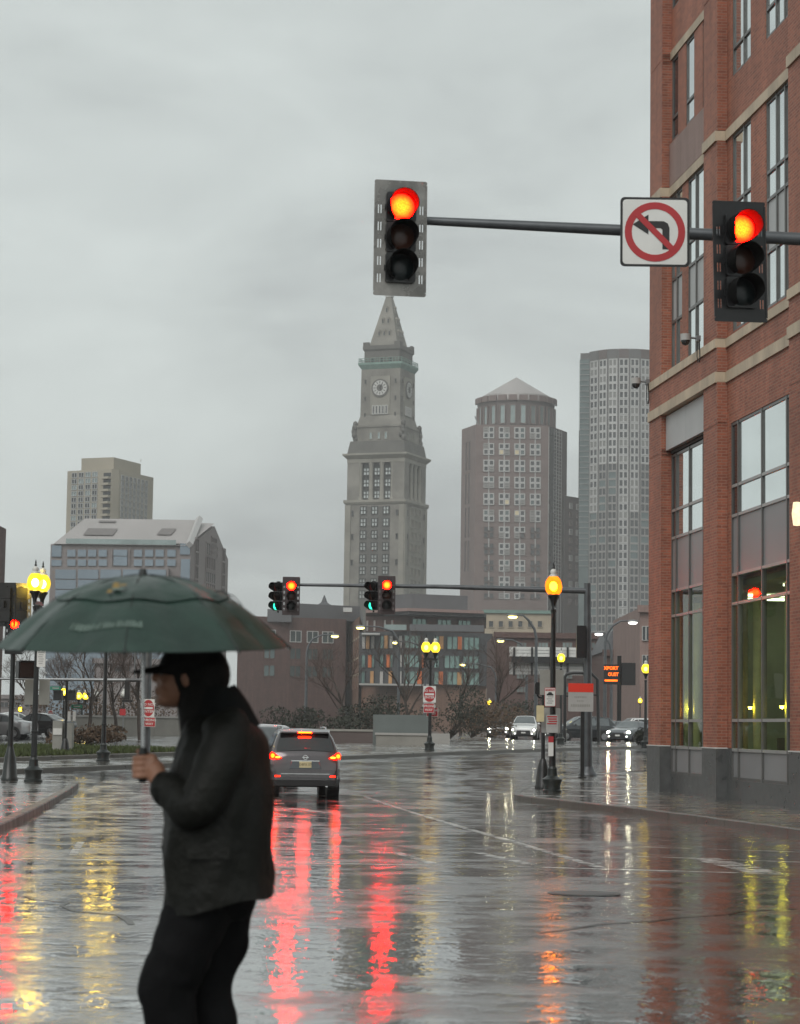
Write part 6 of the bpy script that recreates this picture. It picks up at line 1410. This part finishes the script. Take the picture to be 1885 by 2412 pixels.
# far hand, relaxed, mostly in the sleeve
q.ellip(wr_f+Vector((-.03, 0, -.05)), (.03, .022, .045), 12, 8)
for k in range(4): limb(q, [wr_f+Vector((-.05+.018*k, 0, -.08)), wr_f+Vector((-.055+.018*k, -.01, -.115)), wr_f+Vector((-.045+.018*k, -.022, -.14))], [.0105, .010, .0085], 8, 3)
limb(q, [wr_f+Vector((-.05, 0, -.04)), wr_f+Vector((-.075, -.015, -.07)), wr_f+Vector((-.07, -.025, -.10))], [.013, .011, .009], 8, 3)
body = q.build('body', 'skin', per)
md = body.modifiers.new('remesh', 'REMESH'); md.mode = 'VOXEL'; md.voxel_size = .0052; md.use_smooth_shade = True
sm = body.modifiers.new('smooth', 'SMOOTH'); sm.factor = .5; sm.iterations = 4
dg = bpy.context.evaluated_depsgraph_get(); me = bpy.data.meshes.new_from_object(body.evaluated_get(dg)); body.modifiers.clear(); body.data = me; body.name = 'body'
if not me.materials: me.materials.append(M['skin'])
for s_ in (-1, 1): q = MB(); q.ellip(hd(-.073, s_*.030, .002), (.012, .013, .011), 10, 8); q.build('eye', 'eye_white', per, smooth=60)
# coat: outline measured on both sides
prof = [(1668, 452, 552, .085), (1690, 440, 585, .13), (1712, 428, 612, .205), (1745, 416, 628, .245), (1817, 400, 638, .262), (1896, 390, 641, .262), (1959, 386, 642, .258), (2030, 384, 644, .256), (2090, 384, 646, .256), (2128, 388, 647, .256)]
q = MB(); rings = []
for i, (v, u0, u1, ry) in enumerate(prof):
    a, b = L2(u0, v), L2(u1, v); n = 40; rg = []
    for k in range(n):
        an = 2*PI*k/n; c_, s_ = math.cos(an), math.sin(an); wob = 1+.02*math.sin(7*an+i*.9)*(i > 3)+.012*math.sin(13*an+i*2.1)*(i > 2)
        e_ = .82; cx_, cy_ = abs(c_)**e_*(1 if c_ > 0 else -1), abs(s_)**e_*(1 if s_ > 0 else -1)
        x = (a.x+b.x)/2+(b.x-a.x)/2*cx_*wob; hem = 0.0
        if i == len(prof)-1: hem = (x-(a.x+b.x)/2)/(b.x-a.x)*.075+.008*math.sin(4*an)
        rg.append((x, ry*cy_*wob, (a.z+b.z)/2+hem))
    rings.append(rg)
q.loft(rings, cap0=False, cap1=False)
inner = [[(x*.985+(1-.985)*rings[-1][0][0]*0, y*.96, z+.01) for x, y, z in rings[-1]], [(x*.9+.1*((rings[-2][0][0]+rings[-2][20][0])/2), y*.85, z+.12) for x, y, z in rings[-2]]]
q.loft([rings[-1], inner[1]], cap0=False, cap1=True)
coat = q.build('coat', 'coat_cloth', per, smooth=70)
sd = coat.modifiers.new('subdivision', 'SUBSURF'); sd.levels = 2; sd.render_levels = 2
tx = bpy.data.textures.new('folds', 'CLOUDS'); tx.noise_scale = .16; tx.noise_depth = 2; dm = coat.modifiers.new('folds', 'DISPLACE'); dm.texture = tx; dm.strength = .045; dm.mid_level = .5; dm.texture_coords = 'GLOBAL'
q = MB(); limb(q, [sh_n+Vector((.0, .05, .04)), sh_n+Vector((.01, -.02, -.05)), el_n, el_n.lerp(wr_n, .55), wr_n+(wr_n-el_n).normalized()*-.005], [.085, .095, .082, .068, .054], 18, 5, .003, 1); slv = q.build('sleeve', 'coat_cloth', coat, smooth=70)
sd = slv.modifiers.new('subdivision', 'SUBSURF'); sd.levels = 1; sd.render_levels = 1; dm = slv.modifiers.new('folds', 'DISPLACE'); dm.texture = tx; dm.strength = .04; dm.mid_level = .5; dm.texture_coords = 'GLOBAL'
q = MB(); limb(q, [sh_f+Vector((.0, -.05, .04)), sh_f+Vector((.01, .02, -.05)), el_f, el_f.lerp(wr_f, .55), wr_f], [.085, .095, .082, .068, .055], 18, 5, .003, 2); q.build('sleeve', 'coat_cloth', coat, smooth=70)
q = MB(); a = L2(470, 2000); q.box(a.x-.02, a.x+.13, -.272, -.262, a.z-.02, a.z+.035); q.build('pocket_flap', 'coat_cloth', coat)
# collar and scarf
q = MB(); n = 24; rg = []
for v, u0, u1, ry in ((1712, 430, 614, .16), (1690, 434, 602, .135), (1662, 440, 586, .115), (1634, 446, 566, .10), (1622, 450, 556, .088)):
    a, b = L2(u0, v), L2(u1, v); rg.append([((a.x+b.x)/2+(b.x-a.x)/2*math.cos(2*PI*i/n), ry*math.sin(2*PI*i/n), a.z+.012*math.cos(2*PI*i/n)+.006*math.sin(6*PI*i/n)) for i in range(n)])
q.loft(rg, cap0=False, cap1=False); q.loft([rg[-1], [(x*.9+.1*rg[-1][6][0], y*.86, z-.03) for x, y, z in rg[-1]]], cap0=False, cap1=False); q.build('collar', 'scarf_cloth', coat, smooth=70)
# hair to the shoulders
q = MB(); q.ellip(hd(.055, 0, .015), (.115, .092, .115), 20, 12); q.loft([ring_at(hd(.06, 0, .0), Vector((.15, 0, -1)), .085, .09, 18), ring_at(hd(.075, 0, -.09), Vector((.2, 0, -1)), .082, .10, 18), ring_at(hd(.10, 0, -.17), Vector((.3, 0, -1)), .085, .115, 18), ring_at(hd(.125, 0, -.22), Vector((.4, 0, -1)), .06, .10, 18)])
q.build('hair', 'hair_dark', per, smooth=70)
# cap with peak
q = MB(); rg = [ring_at(hd(.015, 0, .035+dz), Vector((-.12, 0, 1)), rx, ry, 24) for dz, rx, ry in ((-.01, .112, .094), (.03, .114, .096), (.065, .102, .086), (.09, .07, .06), (.10, .02, .018))]
q.loft(rg, cap0=False); cap_ = q.build('cap', 'hair_dark', per, smooth=70)
q = MB(); top_, bot = [], []
for i in range(13):
    an = PI/2+PI*i/12; c_, s_ = math.cos(an), math.sin(an)
    top_.append((hd(.015+.108*c_, .090*s_, .028), hd(-.02+.165*c_, .078*s_, -.006+.016*s_*s_)))
vs_ = [p for a, b in top_ for p in (a, b, b+Vector((0, 0, -.012)), a+Vector((0, 0, -.016)))]
q.add(vs_, [(4*i+k, 4*i+(k+1) % 4, 4*i+4+(k+1) % 4, 4*i+4+k) for i in range(12) for k in range(4)]); q.build('peak', 'hair_dark', cap_, smooth=50)
# trousers and shoes
q = MB(); hp = hip+Vector((0, 0, .08))
q.loft([ell((hp.x, 0, hp.z), .155, .20, 24), ell((hip.x-.005, 0, hip.z-.06), .160, .20, 24), ell((hip.x-.01, 0, hip.z-.14), .150, .19, 24)])
limb(q, [hip+Vector((-.02, -.10, -.02)), (hip+Vector((-.02, -.10, 0))).lerp(kn_f, .55), kn_f, kn_f.lerp(an_f, .5), an_f+Vector((0, 0, -.03))], [.13, .122, .104, .094, .09], 20, 6, .003, 3)
limb(q, [hip+Vector((.02, .10, -.02)), (hip+Vector((.03, .10, 0))).lerp(kn_b, .55), kn_b, kn_b.lerp(an_b, .5), an_b+Vector((0, 0, -.03))], [.135, .125, .108, .098, .092], 20, 6, .003, 4)
tro = q.build('trousers', 'trouser_cloth', per, smooth=70)
sd = tro.modifiers.new('subdivision', 'SUBSURF'); sd.levels = 1; sd.render_levels = 1; dm = tro.modifiers.new('folds', 'DISPLACE'); dm.texture = tx; dm.strength = .035; dm.mid_level = .5; dm.texture_coords = 'GLOBAL'
for an in (an_f, an_b):
    q = MB(); x, y = an.x, an.y; b0 = an.z-.10
    q.loft([[(x+dx, y+w_*math.cos(2*PI*i/14), b0+max(0, hh*(.5+.5*math.sin(2*PI*i/14)))) for i in range(14)] for dx, w_, hh in ((.085, .03, .05), (.075, .042, .085), (.02, .05, .12), (-.06, .052, .095), (-.14, .052, .06), (-.19, .04, .045), (-.205, .02, .03))]); q.build('shoe', 'trim_black', per, smooth=50)

# ------------------------------------------------------------------ umbrella
uc = at(346, 1364, PY); ucx, ucz = uc.x, uc.z
um = thing('umbrella', 'open dark green umbrella held over the walking person', 'umbrella', (fist.x+pp.x, PY+fist.y, fist.z-.06)); o_ = Vector(um.location)
RU, HU = .522, .250; NP = 8
tilt = Matrix.Rotation(R_(4.0), 3, 'X') @ Matrix.Rotation(R_(-.8), 3, 'Y')
topc = Vector((ucx, PY+fist.y, ucz))-o_
def canopy(th, f, lift=0.0, R0=RU):
    """f from 0 (tip) to 1 (rim); ribs at multiples of 45 degrees, the cloth sags between them"""
    k = th/(2*PI/NP); e_ = abs(k-round(k))*2; sag = e_*e_*.5+(.5*e_)
    r = R0*f*(1-.06*sag*f); z = -HU*(f**2.2)-.022*sag*f*f+lift+.006*math.sin(9*th+4*f)*f*(1-f)*2
    z += .018*sag*max(0, f-.85)/.15
    return tilt @ Vector((r*math.cos(th), r*math.sin(th), z))+topc
n = 96; fs_ = [.0+.03]+[i/14 for i in range(1, 15)]
PH = R_(10)
q = MB(); q.loft([[canopy(2*PI*i/n+PH-PH, f) for i in range(n)] for f in fs_], cap1=False); q.loft([[canopy(2*PI*i/n, f)+Vector((0, 0, -.003)) for i in range(n)] for f in fs_], cap1=False, m=1); cano = q.build('canopy', ['umbrella_green', 'umbrella_dark'], um, smooth=40, recalc=False)
q = MB(); q.loft([[canopy(2*PI*i/n, f, .005+.006*max(0, f-.45)) for i in range(n)] for f in (.02, .1, .2, .3, .4, .5, .56, .60)], cap1=False); q.build('vent_canopy', 'umbrella_green', um, smooth=40, recalc=False)
um.rotation_euler = (0, 0, 0)
q = MB(); q.tube([topc+Vector((0, 0, -.01)), topc+Vector((0, 0, .028))], [.020, .012], 10); q.build('tip', 'umbrella_dark', um, smooth=40)
q = MB(); q.tube([topc, Vector((0, 0, .10))], .006, 8); q.build('shaft', 'steel', um, smooth=40)
q = MB(); q.tube([Vector((0, 0, .13)), Vector((0, 0, .11)), Vector((0, 0, .02)), Vector((0, 0, .005))], [.012, .016, .017, .012], 12); q.build('handle', 'umbrella_dark', um, smooth=40)
for k in range(NP):
    th = 2*PI*k/NP; q = MB(); q.tube([canopy(th, f, .002+.006*(f < .6)) for f in (.05, .3, .59, .62, .85, .99)], .0018, 4); q.build('seam', 'umbrella_dark', um)
    q = MB(); q.tube([canopy(th, f)+Vector((0, 0, -.010)) for f in (.03, .3, .6, .85, 1.0)], .0035, 5); rb_ = q.build('rib', 'steel', um)
    q = MB(); q.tube([canopy(th, .5)+Vector((0, 0, -.012)), topc+Vector((0, 0, -.20))], .003, 5); q.build('strut', 'steel', rb_)
    q = MB(); e_ = canopy(th, 1.0); q.tube([canopy(th, .985), e_+(e_-canopy(th, .95)).normalized()*.012], .005, 6); q.build('rib_tip', 'umbrella_dark', um)
# loose strap lifting off the right side, print and crest on the panel towards the camera
q = MB(); a0 = R_(-18); pts = [canopy(a0, .55, .02), canopy(a0, .60, .035), canopy(a0, .70, .05), canopy(a0, .76, .042)]
for a, b in zip(pts, pts[1:]): dv = Vector((0, .016, 0)); q.add([a-dv, b-dv, b+dv, a+dv, a-dv+Vector((0, 0, .004)), b-dv+Vector((0, 0, .004)), b+dv+Vector((0, 0, .004)), a+dv+Vector((0, 0, .004))], [(0, 1, 2, 3), (4, 5, 6, 7), (0, 1, 5, 4), (3, 2, 6, 7)])
q.build('strap', 'umbrella_dark', um, recalc=False)
def decal(q, th0, th1, f0, f1, n=3, m=0):
    for i in range(n):
        a, b = th0+(th1-th0)*i/n, th0+(th1-th0)*(i+1)/n; q.add([canopy(a, f1, .004), canopy(b, f1, .004), canopy(b, f0, .004), canopy(a, f0, .004)], [(0, 1, 2, 3)], m)
q = MB(); rl = random.Random(8); th = R_(-119)
while th < R_(-84):
    w_ = R_(rl.choice((.9, 1.1, 1.4))); decal(q, th, th+w_, .80+rl.choice((0, 0, .012)), .845, 1); th += w_+R_(.28 if rl.random() < .8 else 1.0)
q.build('print', 'umbrella_print', cano, recalc=False)
q = MB()
for a0, a1, f0, f1, mm in ((-112, -106, .40, .44, 0), (-110, -103, .44, .48, 0), (-108, -98, .48, .51, 1), (-104, -98, .42, .45, 0), (-111, -107, .50, .54, 0)):
    decal(q, R_(a0), R_(a1), f0, f1, 2, mm)
for i in range(len(q.v)): x, y_, z = q.v[i]; q.v[i] = (x, y_, z+.013)
q.build('crest', ['umbrella_gold', 'umbrella_print'], cano, recalc=False)

# ------------------------------------------------------------------ rain haze
m = bpy.data.materials.new('haze'); m.use_nodes = True; t = m.node_tree; t.nodes.clear(); pv = N(t, 'ShaderNodeVolumePrincipled'); o = N(t, 'ShaderNodeOutputMaterial')
pv.inputs['Color'].default_value = (.985, .99, .99, 1); pv.inputs['Density'].default_value = .00027; pv.inputs['Anisotropy'].default_value = .0; t.links.new(pv.outputs[0], o.inputs['Volume'])
MATS['haze'] = m
hzb = MB().box(-1200, 1200, -120, 1150, -1.5, 190).build('haze', 'haze'); struct(hzb, 'stuff'); hzb['label'] = 'thin grey rain haze over the whole street'; hzb['category'] = 'haze'
